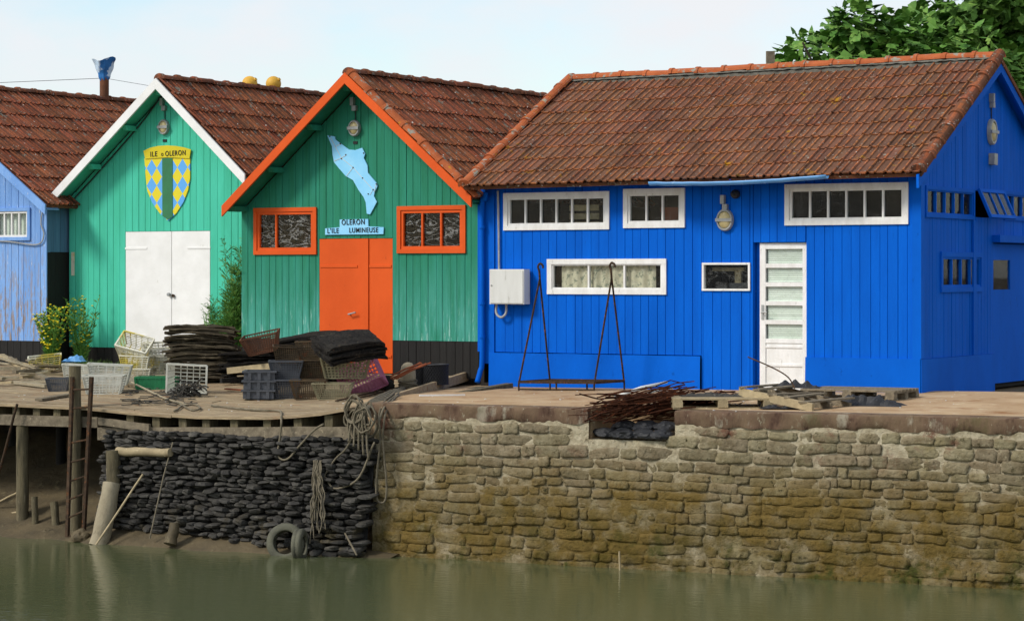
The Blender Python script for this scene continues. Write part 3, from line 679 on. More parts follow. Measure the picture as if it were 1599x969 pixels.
# ---------------- pale blue hut at the edge
ph = thing('pale_blue_hut', 'weathered pale blue boarded hut with flaking paint and small window', 'hut', (-10.9, 3, .1))
P_ops = [(-9.42, -8.66, 2.19, 2.68)]
PP, rsP, topP = gabled(ph, .1, -.2, 7.4, -13.45, -8.305, (-13.75, 2.70), (-10.9, 4.80), (-8.06, 2.735), 'pale_blue_wood', .54, P_ops, 'pale_blue_wood', 'tile_dark', 'tar_wood', .1, .16)  # dark skirt colour paints in the shadow over a reddish base
window(ph, PP, -9.44, -8.64, 2.17, 2.70, .055, ev(4), 'pale_blue_wood', 'glass', .03, .035, fmat='white_wood')
bx(PP, -9.38, -8.70, -.10, -.09, 2.22, 2.66).build('net_curtain', 'blind', ph)
plank_wall(ph, 'dull_blue_wood', Pg(-8.30), .12, 7.4, 1.98, lambda a: 2.72, (), .16); plank_wall(ph, 'tar_wood', Pg(-8.30), .12, 7.4, .0, lambda a: 1.975, (), .2)
MB().tube(spline([PP(-8.36, .02, 2.72), PP(-8.40, .03, 2.45), PP(-8.34, .03, 2.25), PP(-8.50, .03, 2.10), PP(-9.2, .03, 2.16), PP(-10, .03, 2.15)]), .012, 5).build('cable', 'grey_metal', ph)
MB().lathe([(.085, -.25), (.085, .42), (.07, .42), (.07, .0)], (-10.9, 4.73, 4.8), 12).build('chimney_pipe', 'basket_rust', ph, smooth=True, ang=40)

# ---------------- cobalt blue house
bh = thing('blue_house', 'cobalt blue boarded house with white windows and brown tiled roof', 'house', (3.2, 2.5, .0))
U0, U1, D_ = -.15, 6.622, 5.5
RV, RZ, EV = 2.75, 4.655, -.45
def ze(u): return 2.86+.008*u
PBf = Pf(0.)
w1, w2, w3 = (.295, 2.013, 2.248, 2.785), (2.236, 3.193, 2.262, 2.81), (4.693, 6.462, 2.275, 2.83)
w4, w5, dr = (1.013, 2.907, 1.335, 1.835), (3.457, 4.181, 1.391, 1.776), (4.22, 4.995, .03, 2.05)
def shr(w, k=.02): return (w[0]+k, w[1]-k, w[2]+k, w[3]-k)
zt = lambda u: ze(u)+.06
fops = [shr(w1), shr(w2), shr(w3), shr(w4), shr(w5, .01), dr]
fb = lambda u: .50 if (u < 3.44 or u > 5.0) else .02
plank_wall(bh, 'blue_wood', PBf, U0, U1, fb, zt, fops, .135, (3.44, 5.0))
# rendered plinth, slightly proud
for a_, c_, zt_ in ((.06, 3.435, .49), (5.0, U1+.012, .505)):
    n = 24; m = grid(n, 5, lambda s, t: (a_+(c_-a_)*s, -.028-.012*(1-t)+.008*noise.noise(Vector((a_+(c_-a_)*s*2, t*2, 8))) if t < .99 else .02, -.05+(zt_+.05+.008*noise.noise(Vector((s*9, 1, 1))))*min(1, t/.8)))
    m.build('plinth', 'blue_paint', bh, smooth=True, ang=50)
window(bh, PBf, *w1, .065, ev(6), 'white_wood', inner=.035); window(bh, PBf, *w2, .065, ev(3), 'white_wood', inner=.035)
window(bh, PBf, *w3, .065, ev(6), 'white_wood', inner=.035); wc = window(bh, PBf, *w4, .075, ev(3), 'white_wood', inner=.02)
window(bh, PBf, *w5, .028, [], 'white_wood', inner=0)
# curtain behind the low window
def cur(s, t): u = 1.20+1.50*s; return (u, .072+.014*math.sin(u*42)+.008*math.sin(u*17), 1.36+.46*t)
grid(120, 3, cur).build('curtain', 'curtain', bh, smooth=True)
# door in its recess
bx(PBf, 4.22, 4.295, -.14, -.10, .03, 2.05).build('door_jamb', 'blue_wood', bh)
m = MB(); a0, a1 = 4.30, 4.99
bx(PBf, a0, a0+.085, -.10, -.04, .04, 2.04, m); bx(PBf, a1-.06, a1, -.10, -.04, .04, 2.04, m)
rails = [(1.96, 2.04)]+[(1.96-.255*(i+1), 1.96-.255*(i+1)+.058) for i in range(5)]+[(.04, .14), (.37, .40), (.62, .65)]
for z0, z1 in rails: bx(PBf, a0+.085, a1-.06, -.099, -.042, z0, z1, m)
do = m.jit(.002).build('door', 'white_wood', bh)
for z0, z1 in ((.14, .37), (.40, .62), (.65, .685)): bx(PBf, a0+.085, a1-.06, -.085, -.055, z0, z1).build('door_panel', 'white_wood', do)
for i in range(5):
    z1 = 1.96-.255*i; z0 = 1.96-.255*(i+1)+.058
    bx(PBf, a0+.085, a1-.06, -.075, -.07, z0, z1).build('pane', 'glass', do)
for i in range(44): bx(PBf, a0+.1, a1-.075, -.098, -.085, .70+i*.029, .70+i*.029+.026).build('blind_slat', 'blind', do)
MB().tube([PBf(4.345, -.04, 1.10), PBf(4.345, .01, 1.10), PBf(4.43, .015, 1.10)], .011, 6).build('handle', 'grey_metal', do); bx(PBf, 4.325, 4.365, -.04, -.034, 1.0, 1.2).build('lock_plate', 'grey_metal', do)
wall_lamp(bh, PBf, 3.81, 2.36, True, .125, False, .22)
# dark bulkhead lamp up by the eave, gutter length, downpipe
MB().lathe([(.06, 0), (.065, -.05), (.045, -.10), (.0, -.12)], PBf(3.97, 0, 2.71), 12, 'Y').build('dark_lamp', 'black_plastic', bh, smooth=True)
g0, g1 = onv(1015, 284, -.52), onv(1292, 273, -.52); vs = []; n = 20
for i in range(n+1):
    p = g0.lerp(g1, i/n); p.z += -.035*math.sin(math.pi*i/n)+.006*noise.noise(Vector((i*.7, 0, 0)))
    for k in range(9):
        t = math.pi*(1+k/8); r_ = .058
        vs.append(p+Vector((0, math.cos(t)*r_, math.sin(t)*r_*.9)))
gm = MB().add(vs, [(i*9+k, i*9+k+1, (i+1)*9+k+1, (i+1)*9+k) for i in range(n) for k in range(8)]).build('gutter', 'pale_blue_plastic', bh, smooth=True)
md = gm.modifiers.new('thick', 'SOLIDIFY'); md.thickness = .004
for t in (.12, .45, .8):
    p = g0.lerp(g1, t); MB().bar(p+Vector((0, .055, -.01)), p+Vector((0, .5, .0)), .02, .006).build('gutter_bracket', 'blue_paint', gm)
MB().tube(spline([(.05, -.10, 2.80), (.03, -.09, 2.70), (-.03, -.07, 2.60), (-.03, -.07, 1.4), (-.03, -.07, .40), (-.05, -.09, .22), (-.06, -.16, .06)]), .038, 10).build('downpipe', 'blue_paint', bh, smooth=True)
for zz in (.72, 1.2, 2.3): MB().lathe([(.048, -.02), (.048, .02)], (-.03, -.07, zz), 10).build('pipe_clip', 'blue_paint', bh)
MB().tube([(.21, -.03, 2.82), (.225, -.03, 2.2), (.23, -.03, 1.69)], .016, 6).build('conduit', 'grey_metal', bh)
bx(PBf, -.06, .14, .0, .018, .33, 2.75).build('cover_board', 'blue_paint', bh)

# gable wall to the right
PG = Pg(U1); gtop = lambda a: (ze(U1)+(RZ-ze(U1))*(a-EV)/(RV-EV) if a < RV else RZ-(RZ-ze(U1))*(a-RV)/(RV-EV))-.13
gw1, gw2, gw3, gd = (.17, 2.06, 2.37, 2.79), (3.30, 4.95, 2.39, 2.81), (.74, 2.39, 1.375, 1.92), (2.87, 4.9, .06, 2.06)
gw4 = (2.12, 3.22, 2.39, 2.80)
plank_wall(bh, 'blue_wood', PG, 0.0, D_, .5, gtop, [shr(gw1), shr(gw2), shr(gw3), shr(gw4), gd], .15, (RV, 2.87, 4.9))
for a_, c_ in ((.0, 2.868), (4.902, D_)):
    MB().box((U1-.05, a_-.02, -.05), (U1+.026, c_, .497)).jit(.006).build('plinth', 'blue_paint', bh)
window(bh, PG, *gw1, .05, ev(5), 'blue_paint', inner=.02); window(bh, PG, *gw2, .05, ev(4), 'blue_paint', inner=.02); window(bh, PG, *gw3, .07, ev(4), 'blue_paint', inner=.03)
# the hopper window stands open, hinged at its head
rot = Matrix.Rotation(R(24), 4, 'Y')
m = MB(); h, s0, s1 = .44, 2.14, 3.20
m.box((-.02, s0, -h), (.02, s0+.05, 0)); m.box((-.02, s1-.05, -h), (.02, s1, 0)); m.box((-.019, s0+.05, -.05), (.019, s1-.05, 0)); m.box((-.019, s0+.05, -h), (.019, s1-.05, -h+.05))
wm_ = Matrix.Translation((U1+.04, 0, 2.80)) @ Matrix.Rotation(R(-24), 4, 'Y')
hop = m.build('open_window', 'blue_paint', bh, world=wm_)
for i in range(3):
    a_ = s0+.05+(s1-s0-.1)*i/3; c_ = s0+.05+(s1-s0-.1)*(i+1)/3
    if i: MB().box((-.018, a_-.012, -h+.05), (.018, a_+.012, -.05)).build('glazing_bar', 'blue_paint', hop, world=wm_)
    MB().box((-.003, a_+.012, -h+.05), (.003, c_-.012, -.05)).build('pane', 'glass', hop, world=wm_)
gdo = MB().box((U1-.06, 2.87, .07), (U1-.02, 4.9, 1.40)); gdo.box((U1-.06, 2.87, 1.82), (U1-.02, 4.9, 2.05)); gdo.box((U1-.06, 3.66, 1.40), (U1-.02, 4.9, 1.82)); gdo.box((U1-.06, 2.87, 1.40), (U1-.02, 2.93, 1.82))
gdo = gdo.build('sliding_door', 'blue_paint', bh)
MB().box((U1-.045, 2.93, 1.40), (U1-.04, 3.66, 1.82)).build('pane', 'glass', gdo)
MB().box((U1-.02, 2.82, 2.07), (U1+.12, 5.0, 2.17)).build('door_track', 'blue_paint', bh)
MB().box((U1+.003, 1.98, .5), (U1+.03, 2.10, 2.36)).build('cover_board', 'blue_paint', bh)
wall_lamp(bh, PG, 2.75, 3.62, True, .15, False, .42); MB().box((U1, 2.68, 3.16), (U1+.08, 2.84, 3.32)).jit(.01).build('socket_box', 'grey_metal', bh)
# corner board, wall plate, shell
MB().box((U1-.10, -.028, .505), (U1+.024, -.004, 2.86)).build('corner_board', 'blue_paint', bh); MB().box((U1+.002, -.003, .505), (U1+.022, .10, 2.80)).build('corner_board', 'blue_paint', bh)
m = MB(); m.box((U0, .09, -.1), (U0+.06, D_, 2.93)); m.box((U0, D_-.06, -.1), (U1-.09, D_, 3.05)); m.box((U0, .1, 2.93), (U1-.09, D_-.06, 2.96)); m.box((U0+.06, .09, .0), (U1-.09, D_-.06, .05)); m.box((U0+.06, .6, -.1), (U1-.09, .62, 1.3))
m.build('shell', 'dark_interior', bh)
# roof
OU0, OU1 = -.12, 6.80
e0, e1 = Vector((OU0, EV, ze(OU0)+.02)), Vector((OU1, EV, ze(OU1)+.02)); r0 = Vector((OU0, RV, RZ-.06)); r1 = Vector((OU1, RV, RZ))
rsf = tile_slope(bh, e0, e1, r0, 'tile_old', sag=.05, nc=9, ncol=28)
nb = Vector((0, RZ-2.9, RV-EV)).normalized()
MB().prism([r0-Vector((0,0,.01)), r1-Vector((0,0,.01)), (OU1, 2*RV-EV, 2.9), (OU0, 2*RV-EV, 2.88)], -nb*.055).build('roof', 'tile_dark', bh)
tile_line(bh, r0+Vector((0, 0, .03)), r1+Vector((0, 0, .03)), Vector((0, 0, 1)), 'tile_orange', rsf, .43, 'ridge_tile', 1.12)
MB().prism([r0+Vector((.03, -.10, -.03)), r1+Vector((-.1, -.10, -.03)), r1+Vector((-.1, 0, .05)), r0+Vector((.03, 0, .05))], (0, .0, -.10)).build('ridge_bedding', 'mortar_grey', rsf)
bed = grid(240, 1, lambda s, t: tuple(r0.lerp(r1, s)+Vector((0, -.085-(.035+.03*noise.noise(Vector((s*60, 2, 0))))*t, .02-.03*t+.014*noise.noise(Vector((s*70, t*3, 0)))))))
bed.build('ridge_bedding', 'mortar_grey', rsf, smooth=True)
tile_line(bh, e0+Vector((.02, -.02, .02)), r0+Vector((.02, -.05, .06)), Vector((-.3, -.5, .9)), 'tile_orange', rsf, .42, 'verge_tile', 1.0)
tile_line(bh, e1+Vector((-.03, -.02, .03)), r1+Vector((-.03, -.05, .06)), Vector((.3, -.5, .9)), 'tile_dark', rsf, .42, 'verge_tile', 1.0)
PO = Pg(OU1-.02)
barge(bh, PO, [(EV-.02, ze(U1)-.01), (RV, RZ-.03)], .0, .17, 'blue_paint'); barge(bh, PO, [(RV, RZ-.03), (2*RV-EV, 2.88)], .0, .17, 'blue_paint')
for (a, b_) in (((-.05, ze(U1)+.16), (RV, RZ-.10)), ((RV, RZ-.10), (2*RV-EV, 2.83))):
    MB().prism([(U1-.02, a[0], a[1]), (OU1-.06, a[0], a[1]), (OU1-.06, b_[0], b_[1]), (U1-.02, b_[0], b_[1])], (0, 0, -.015)).build('soffit', 'blue_paint', bh)
MB().prism([(OU0, EV+.17, ze(0)+.02), (OU1-.06, EV+.17, ze(U1)+.02), (OU1-.06, .02, ze(U1)+.20), (OU0, .02, ze(0)+.20)], (0, 0, -.015)).build('soffit', 'blue_paint', bh)
# ================================================================== signs on the huts
sv_ = .1-.004
sh = thing('shield_sign', 'painted shield with yellow and blue diamonds on the mint hut gable', 'sign', (-6.26, .59, 3.06))
cxs, vs_ = -6.255, .585
def oA(px, py): p = onv(px, py, .58); return (p.x, p.z)
outl = [(80/3.23*0+728, 540), (958, 540), (958, 640), (948, 700), (925, 760), (890, 815), (848, 855), (808, 820), (768, 765), (743, 705), (735, 640)]
pts = [oA(x/3.23, 80+y/3.23) for x, y in outl]
o3 = oA(765/3.23, 80+590/3.23)
W_ = Matrix.Translation((o3[0], .58, o3[1]))
MB().prism([(u-o3[0], 0, z-o3[1]) for u, z in pts], (0, .018, 0)).build('field', 'diamond_print', sh, world=W_)
a_ = [oA(x/3.23, 80+y/3.23) for x, y in ((819, 538), (871, 538), (872, 832), (848, 850), (820, 830))]
MB().prism([(u, .573, z) for u, z in a_], (0, .006, 0)).build('stripe', 'green_print', sh)
bn = [oA(x/3.23, 80+y/3.23) for x, y in ((726, 503), (760, 487), (800, 478), (845, 475), (890, 478), (930, 485), (965, 496), (958, 541), (845, 536), (735, 543))]
MB().prism([(u, .565, z) for u, z in bn], (0, .014, 0)).build('banner', 'yellow_print', sh)
def letters(txt, size, px, py, v, par, rz=0., sx=1., mat='black_print'):
    me = text_mesh(txt, size); p = onv(px, py, v)
    me.materials.clear(); me.materials.append(MATS[mat])
    inst('lettering', me, par, Matrix.Translation((p.x, v, p.z)) @ Matrix.Rotation(R(90), 4, 'X') @ Matrix.Rotation(R(rz), 4, 'Z') @ Matrix.Diagonal((sx, 1, 1, 1)))
letters('ILE', .115, 240, 241, .562, sh, 2, .88); letters('D', .065, 253.5, 241.5, .562, sh, 1, .9); letters('OLERON', .115, 274, 239.5, .562, sh, 1, .80)
isl = thing('island_sign', 'light blue island shaped board on the green hut gable', 'sign', (-2.4, .09, 3.1))
ip = [(518,398),(553,403),(557,418),(583,438),(620,465),(650,468),(683,457),(697,485),(690,505),(708,540),(710,575),(752,625),(754,640),(742,665),(738,685),(752,712),(735,745),(720,772),(705,768),(700,715),(690,690),(665,655),(640,610),(605,590),(570,550),(550,525),(543,490),(540,450),(525,415)]
def oB(x, y, v=.075): p = onv(340+x/3.03, 80+y/3.03, v); return Vector((p.x, v, p.z))
MB().prism([oB(*p) for p in ip], (0, .018, 0)).build('board', 'sky_blue_board', isl)
for ln in ([(535,410),(585,505),(640,550),(685,600),(735,655),(720,680)], [(550,520),(585,505),(610,490)], [(608,592),(640,550)], [(560,450),(580,440)], [(740,665),(750,630)]):
    MB().tube([oB(x, y, .073) for x, y in ln], .0045, 4).build('road_line', 'box_plastic', isl)
for x, y in ((640,550),(585,508),(685,600),(735,655),(712,675),(606,490),(580,438),(530,403),(750,628),(690,482)):
    MB().lathe([(.011, .004), (.011, -.004)], oB(x, y, .072), 8, 'Y').build('town_dot', 'black_print' if x == 640 else 'rust', isl)
ns = thing('name_board', 'stepped light blue board with black capitals above the orange door', 'sign', (-2.35, .09, 2.3))
m = MB(); lo_ = [(508,838),(577,832),(577,796),(711,793),(712,828),(785,832),(783,865),(508,868)]
m.prism([oB(*p) for p in lo_], (0, .018, 0)).build('board', 'sky_blue_board', ns)
letters('OLERON', .115, 340+641/3.03, 80+809/3.03, .071, ns, .5, .82); letters("L'ILE", .105, 340+545/3.03, 80+850/3.03, .071, ns, 1, .88); letters('LUMINEUSE', .105, 340+690/3.03, 80+847/3.03, .071, ns, 0, .84)

# electrical box on the blue wall
eb = thing('electrical_box', 'white electrical cabinet mounted on the cobalt blue wall', 'cabinet', (.47, -.1, 1.19))
MB().box((.17, -.20, 1.19), (.74, -.03, 1.69)).jit(.003).build('body', 'box_plastic', eb); MB().box((.185, -.212, 1.205), (.725, -.201, 1.675)).build('door', 'box_plastic', eb)
MB().lathe([(.012, 0), (.012, -.01)], (.21, -.212, 1.46), 8, 'Y').build('lock', 'grey_metal', eb)
MB().tube(spline([(.22, -.08, 1.20), (.22, -.09, 1.06), (.30, -.09, 1.0), (.38, -.09, 1.06), (.38, -.08, 1.20)]), .018, 7).build('cable', 'grey_metal', eb, smooth=True)

# things seen through the windows
tag(MB().lathe([(.12, 0), (.17, .28), (.19, .28), (.19, .34), (.17, .34), (.1, .1)], (2.86, .32, 2.21), 16).build('flower_pot', 'terracotta', smooth=True, ang=40), 'terracotta flower pot standing behind the small white three pane window', 'pot')
tag(MB().box((2.3, .2, 2.19), (3.2, .55, 2.21)).build('inside_shelf', 'grey_wood'), 'wooden shelf behind the small white three pane window', 'shelf')
tb = thing('timber_trestle', 'pale timber trestle visible through the small low window beside white door', 'trestle', (3.8, .3, 1.3))
MB().box((3.50, .22, 1.66), (3.98, .28, 1.71)).build('rail', 'pale_wood', tb); MB().box((3.84, .225, .05), (3.93, .275, 1.66)).build('leg', 'pale_wood', tb)
rd = thing('radio_set', 'dark portable radio behind the small low window beside white door', 'radio', (3.98, .2, 1.40))
MB().box((3.80, .14, 1.40), (4.10, .22, 1.50)).build('case', 'black_plastic', rd); MB().tube([(4.05, .18, 1.5), (4.17, .18, 1.70)], .006, 5).build('aerial', 'grey_metal', rd)
tag(MB().box((3.5, .12, 1.37), (4.2, .45, 1.395)).build('inside_counter', 'grey_wood'), 'wooden counter behind the small low window beside white door', 'counter')
cr = thing('slatted_box', 'wooden slatted box behind the six pane window over electrical cabinet', 'box', (1.5, .3, 2.25))
for zz in (2.28, 2.40, 2.52): MB().box((1.25, .22, zz), (1.72, .24, zz+.085)).build('slat', 'pale_wood', cr)
MB().box((1.25, .24, 2.25), (1.72, .5, 2.27)).build('base', 'pale_wood', cr)

# ================================================================== rusty hanging rack in front of the blue wall
rk = thing('hanging_rack', 'rusty iron rack on short feet with tall hooked rods beside blue wall', 'rack', (1.65, -.75, 0))
fl, fr_, br, bl = Vector((1.20, -1.15, .13)), Vector((2.22, -.85, .13)), Vector((2.40, -.30, .14)), Vector((1.36, -.55, .14))
m = MB()
for p, q_ in ((fl, fr_), (fr_, br), (br, bl), (bl, fl)): m.bar(p, q_, .03, .035)
m.build('frame', 'rust', rk)
for i in range(1, 8): t = i/8; MB().bar(fl.lerp(bl, t), fr_.lerp(br, t), .022, .018).build('bar', 'rust', rk)
for p in (fl, fr_, br, bl, fl.lerp(fr_, .5), bl.lerp(br, .5)): MB().tube([p, (p.x, p.y, zq(p.x, p.y)-.005)], .013, 5).build('foot', 'rust', rk)
MB().bar((fl.x, fl.y, .03), (fr_.x, fr_.y, .03), .02, .02).build('foot_rail', 'rust', rk)
for a, b_, hk in ((fl, bl, (1.36, -.84, 1.56)), (fr_, br, (2.36, -.60, 1.57))):
    hk = Vector(hk)
    for p in (a, b_): MB().tube([p+Vector((0, 0, -.03)), hk], .014, 6).build('rod', 'rust', rk)
    MB().tube(spline([hk+Vector((0, 0, -.02)), hk+Vector((-.01, 0, .10)), hk+Vector((-.03, 0, .16)), hk+Vector((.0, 0, .205)), hk+Vector((.045, 0, .18)), hk+Vector((.05, 0, .14))]), .016, 6).build('hook', 'rust', rk, smooth=True)

# ================================================================== pallets, rods and scraps on the quay
def pallet(label, loc, rot, mat='grey_wood', L_=1.2, W_=.9, drop=()):
    t = thing('pallet', label, 'pallet', loc, rot, None); w = WM[t]
    for i in range(7):
        if i in drop: continue
        y = -W_/2+W_*(i+.5)/7; MB().box((-L_/2, y-.052, .108), (L_/2, y+.052, .13)).jit(.004).build('slat', mat, t, world=w)
    for x in (-L_/2+.06, 0, L_/2-.06):
        MB().box((x-.055, -W_/2, .088), (x+.055, W_/2, .107)).build('cross_board', mat, t, world=w)
        for y in (-W_/2+.06, 0, W_/2-.06): MB().box((x-.06, y-.06, .02), (x+.06, y+.06, .087)).build('block', mat, t, world=w)
    for y in (-W_/2+.06, 0, W_/2-.06): MB().box((-L_/2, y-.05, .0), (L_/2, y+.05, .019)).build('base_board', mat, t, world=w)
    return t
pallet('greyish pallet at the quay edge beside the heap of rusty rods', (5.44, -3.62, .004), Euler((0, 0, R(29))), 'pale_wood')
bp_ = thing('broken_pallet', 'broken tilted pallet leaning down between two flat pallets before the door', 'pallet', (6.2, -3.3, .0))
A0, B0, CV = onv(1155, 607, -3.55), onv(1270, 636, -3.95), Vector((.10, .95, .0))
for k, (off, mt_) in enumerate(((0, 'pale_wood'), (.47, 'grey_wood'), (.95, 'grey_wood'))):
    MB().bar(A0+CV*off+Vector((0, 0, -.03)), B0+CV*off+Vector((0, 0, -.015*k)), .035, .10).jit(.006).build('stringer', mt_, bp_)
for t_, w_, dz_, l_ in ((.06, .11, 0, 1.05), (.24, .10, .01, .8), (.46, .13, .0, 1.1), (.66, .09, .012, .95), (.88, .14, .0, 1.08)):
    p_ = A0.lerp(B0, t_)+Vector((0, -.03, .035+dz_)); MB().bar(p_, p_+CV*l_+Vector((random.uniform(-.06, .06), 0, random.uniform(-.02, .03))), w_, .02).jit(.005).build('slat', 'grey_wood', bp_)
pallet('intact grey pallet lying flat against the blue wall right of door', (6.36, -1.45, .04), Euler((0, 0, R(2))), 'grey_wood', 1.25, .95)
def lump(name, label, cat, c, size, mat, k=0, group=None, rz=0.):
    bm = bmesh.new(); bmesh.ops.create_icosphere(bm, subdivisions=3, radius=1)
    for v in bm.verts:
        n = v.co.normalized(); v.co = n*(1+.30*noise.noise(n*1.4+Vector((k*3.7, 0, 0)))+.16*noise.noise(n*3.5+Vector((0, k*2.9, 0))))
        if v.co.z < -.45: v.co.z = -.45
    me = bpy.data.meshes.new(name); bm.to_mesh(me); bm.free(); me.materials.append(MATS[mat])
    o = inst(name, me, None, Matrix.Translation(c) @ Matrix.Rotation(rz, 4, 'Z') @ Matrix.Diagonal((*size, 1))); return tag(o, label, cat, group)
def crumple(name, label, cat, c, lx, ly, h, mat, k=0, rz=0., group=None):
    g_ = grid(26, 12, lambda s, t: ((s-.5)*lx*(1+.2*noise.noise(Vector((t*4, k, 1)))), (t-.5)*ly*(1+.25*noise.noise(Vector((s*5, k, 2)))), .004+h*max(0, noise.noise(Vector((s*lx*6, t*ly*7, k)))*.8+noise.noise(Vector((s*lx*15, t*ly*15, k)))*.4+.3)*min(1, 5*s, 5*(1-s), 5*t, 5*(1-t))))
    o = g_.build(name, mat, None, world=Matrix.Translation(c) @ Matrix.Rotation(rz, 4, 'Z')); md = o.modifiers.new('thick', 'SOLIDIFY'); md.thickness = .004
    return tag(o, label, cat, group)
crumple('plastic_sheet', 'crumpled black plastic strip on the quay below the flat grey pallet', 'plastic', (7.0, -2.75, .02), .9, .30, .16, 'black_plastic', 1, R(8))
crumple('plastic_sheet', 'torn black plastic draped over the broken tilted pallet', 'plastic', (6.05, -2.75, .22), .6, .3, .12, 'black_plastic', 2, R(20))
crumple('net_scrap', 'grey shredded netting lying on the pallet at the quay edge', 'net', (5.40, -3.55, .135), .95, .35, .07, 'net_grey', 3, R(27))
crumple('plastic_sheet', 'black plastic bunched under the broken pallet at the quay edge', 'plastic', (6.35, -3.75, .02), .6, .2, .10, 'black_plastic', 6, R(25))
tag(MB().tube(spline([onv(1168, 557, -2.9), onv(1205, 573, -2.95), onv(1230, 588, -3.0), onv(1241, 606, -3.05)]), .009, 5).build('thin_branch', 'rust'), 'thin rusty wire arching up from the broken pallet before white door', 'wire')
# rod heap spilling into the notch
m = MB()
for i in range(230):
    s = random.random(); c = Vector((4.28+s*.85+random.gauss(0, .10), -4.45+s*1.1+random.gauss(0, .22), 0)); hgt = .30*math.exp(-((s-.45)/.5)**2)
    c.z = random.uniform(-.02, hgt) if c.y > NV else random.uniform(-.12, hgt*.7)
    a = R(random.gauss(42, 20)); L_ = random.uniform(.3, .75); d = Vector((math.cos(a), math.sin(a), random.gauss(.12, .10))); b_ = Vector((random.gauss(0, .02), random.gauss(0, .02), random.gauss(0, .03)))
    p0, p1 = c-d*L_/2, c+d*L_/2
    p0.z = max(p0.z, -.16 if p0.y < NV else .015); p1.z = max(p1.z, .015)
    m.tube([p0, c+b_, p1], random.uniform(.006, .012), 4)
tag(m.build('rod_heap', 'rust_heap'), 'heap of thin rusty rods spilling into the notch of quay wall', 'rods', kind='stuff')
for i, (u, v, sx) in enumerate(((4.3, -4.42, .16), (4.55, -4.47, .18), (4.82, -4.44, .17), (5.06, -4.45, .15), (4.42, -4.2, .17), (4.72, -4.2, .18), (4.98, -4.2, .17))):
    lump('black_sack', 'wet black sack lying in the quay notch under rusty rods', 'sack', (u, v, -.31+(.08 if v > -4.3 else 0)), (sx, .13, .075), 'black_plastic', i, 'sacks in the quay notch', random.uniform(-.5, .5))
for k, (a, b_, lb) in enumerate((((960, 627), (1042, 596), 'thick pale driftwood branch sticking up from the rusty rod heap'), ((992, 622), (1050, 606), 'slim pale stick lying over the rusty rod heap'))):
    p, q_ = onv(*a, -3.8), onv(*b_, -3.2); p.z = max(p.z, .1)
    tag(MB().tube([p, p.lerp(q_, .5)+Vector((0, 0, .02)), q_], [.02-.008*k, .024-.008*k, .014-.004*k], 7).build('branch', 'box_plastic', smooth=True), lb, 'branch')

# ================================================================== bollard, ropes, tyres
bo = onz(637, 610, 0.0); bo.z = zdeck(bo.x, bo.y) if bo.x < edge_deck(bo.y) else 0
tag(MB().lathe([(.115, -.02), (.112, .12), (.108, .2), (.104, .27), (.09, .32), (.055, .36), (.012, .372)], bo, 16).jit(.006).build('bollard', 'bollard_stone', smooth=True), 'round topped pale concrete bollard wrapped with rope at the deck corner', 'bollard')
m = MB()
for k in range(5):
    path = [bo+Vector((math.cos(t)*(.125+.012*math.sin(3*t+k)), math.sin(t)*(.125+.012*math.cos(2*t+k)), .03+.022*k+.012*math.sin(t*2+k*2))) for t in [i*2*math.pi/16 for i in range(17)]]
    m.tube(path, .015, 6, cap=False)
tag(m.build('bollard_rope', 'rope', smooth=True), 'grey rope coiled several turns around the concrete bollard', 'rope')
def rope(label, pts, r=.014, name='rope', mat='rope', n=7, wig=.012):
    P_ = []
    for px, py, *md in pts:
        md = md[0] if md else 'f'
        p = onv(px, py, md) if isinstance(md, float) else (ondeck(px, py, .02) if md == 'd' else onz(px, py, .02) if md == 'q' else onv(px, py, -5.12))
        P_.append(p)
    S_ = [p+noise.noise_vector(p*4)*wig for p in spline(P_, n)]
    return tag(MB().tube(S_, r, 6).build(name, mat, smooth=True), label, 'rope')
Q = -4.98
rope('long grey rope loop hanging from the bollard down the quay corner', [(628, 606, 'd'), (610, 618, -3.6), (598, 630, -4.6), (592, 652, Q), (594, 690, Q), (589, 740, Q), (588, 775, Q), (594, 784, Q), (602, 778, Q), (603, 740, Q), (598, 690, Q), (600, 655, Q), (608, 632, -4.6), (622, 616, -3.6)])
rope('thick rope strand running over the coping beside the long loop', [(632, 608, 'd'), (614, 620, -3.8), (600, 636, -4.85), (587, 672, Q), (575, 682, Q), (562, 676, Q), (556, 660, Q), (563, 640, -5.0), (585, 622, -4.2)])
tg = random.Random(3); m = MB()
for k in range(9):
    c = (558+tg.uniform(-12, 18), 650+tg.uniform(-14, 14)); P_ = []
    for i in range(11):
        t = i/10*2*math.pi; P_.append(onv(c[0]+math.cos(t)*tg.uniform(9, 17), c[1]+math.sin(t)*tg.uniform(12, 28), -5.1-.012*k))
    m.tube(spline(P_+[P_[0]], 3), .013, 5)
tag(m.build('rope_tangle', 'rope', smooth=True), 'tangled bundle of old rope hanging over the deck corner', 'rope')
for k in range(5):
    x = 548+k*6; rope('old rope strand draped from the bollard over the deck corner', [(630+k*1.5, 604-k, 'd'), (606+k*3, 612+k*1.5, -3.2), (580+k*3, 624+k, -4.5), (562+k*2, 640+k, -5.12), (x, 662+k*3, -5.16), (x-4+2*k, 690+7*k, -5.16)], .014)['group'] = 'strands draped over the deck corner'
rope('rope looping down from the deck edge across the slate wall', [(330, 632, 'd'), (400, 640, 'd'), (436, 641, 'd'), (439, 652, -5.08), (438, 680), (434, 706), (440, 717), (452, 714), (470, 692), (490, 672), (505, 662)])
rope('rope running from the tangle down towards the hanging net', [(552, 680), (540, 700), (524, 715), (508, 740), (503, 760), (496, 730), (490, 718)], .013)
rope('slack rope swagging across the slate wall to the quay corner', [(508, 745), (522, 762), (545, 757), (560, 745), (572, 722), (585, 690)], .013)
m = MB()
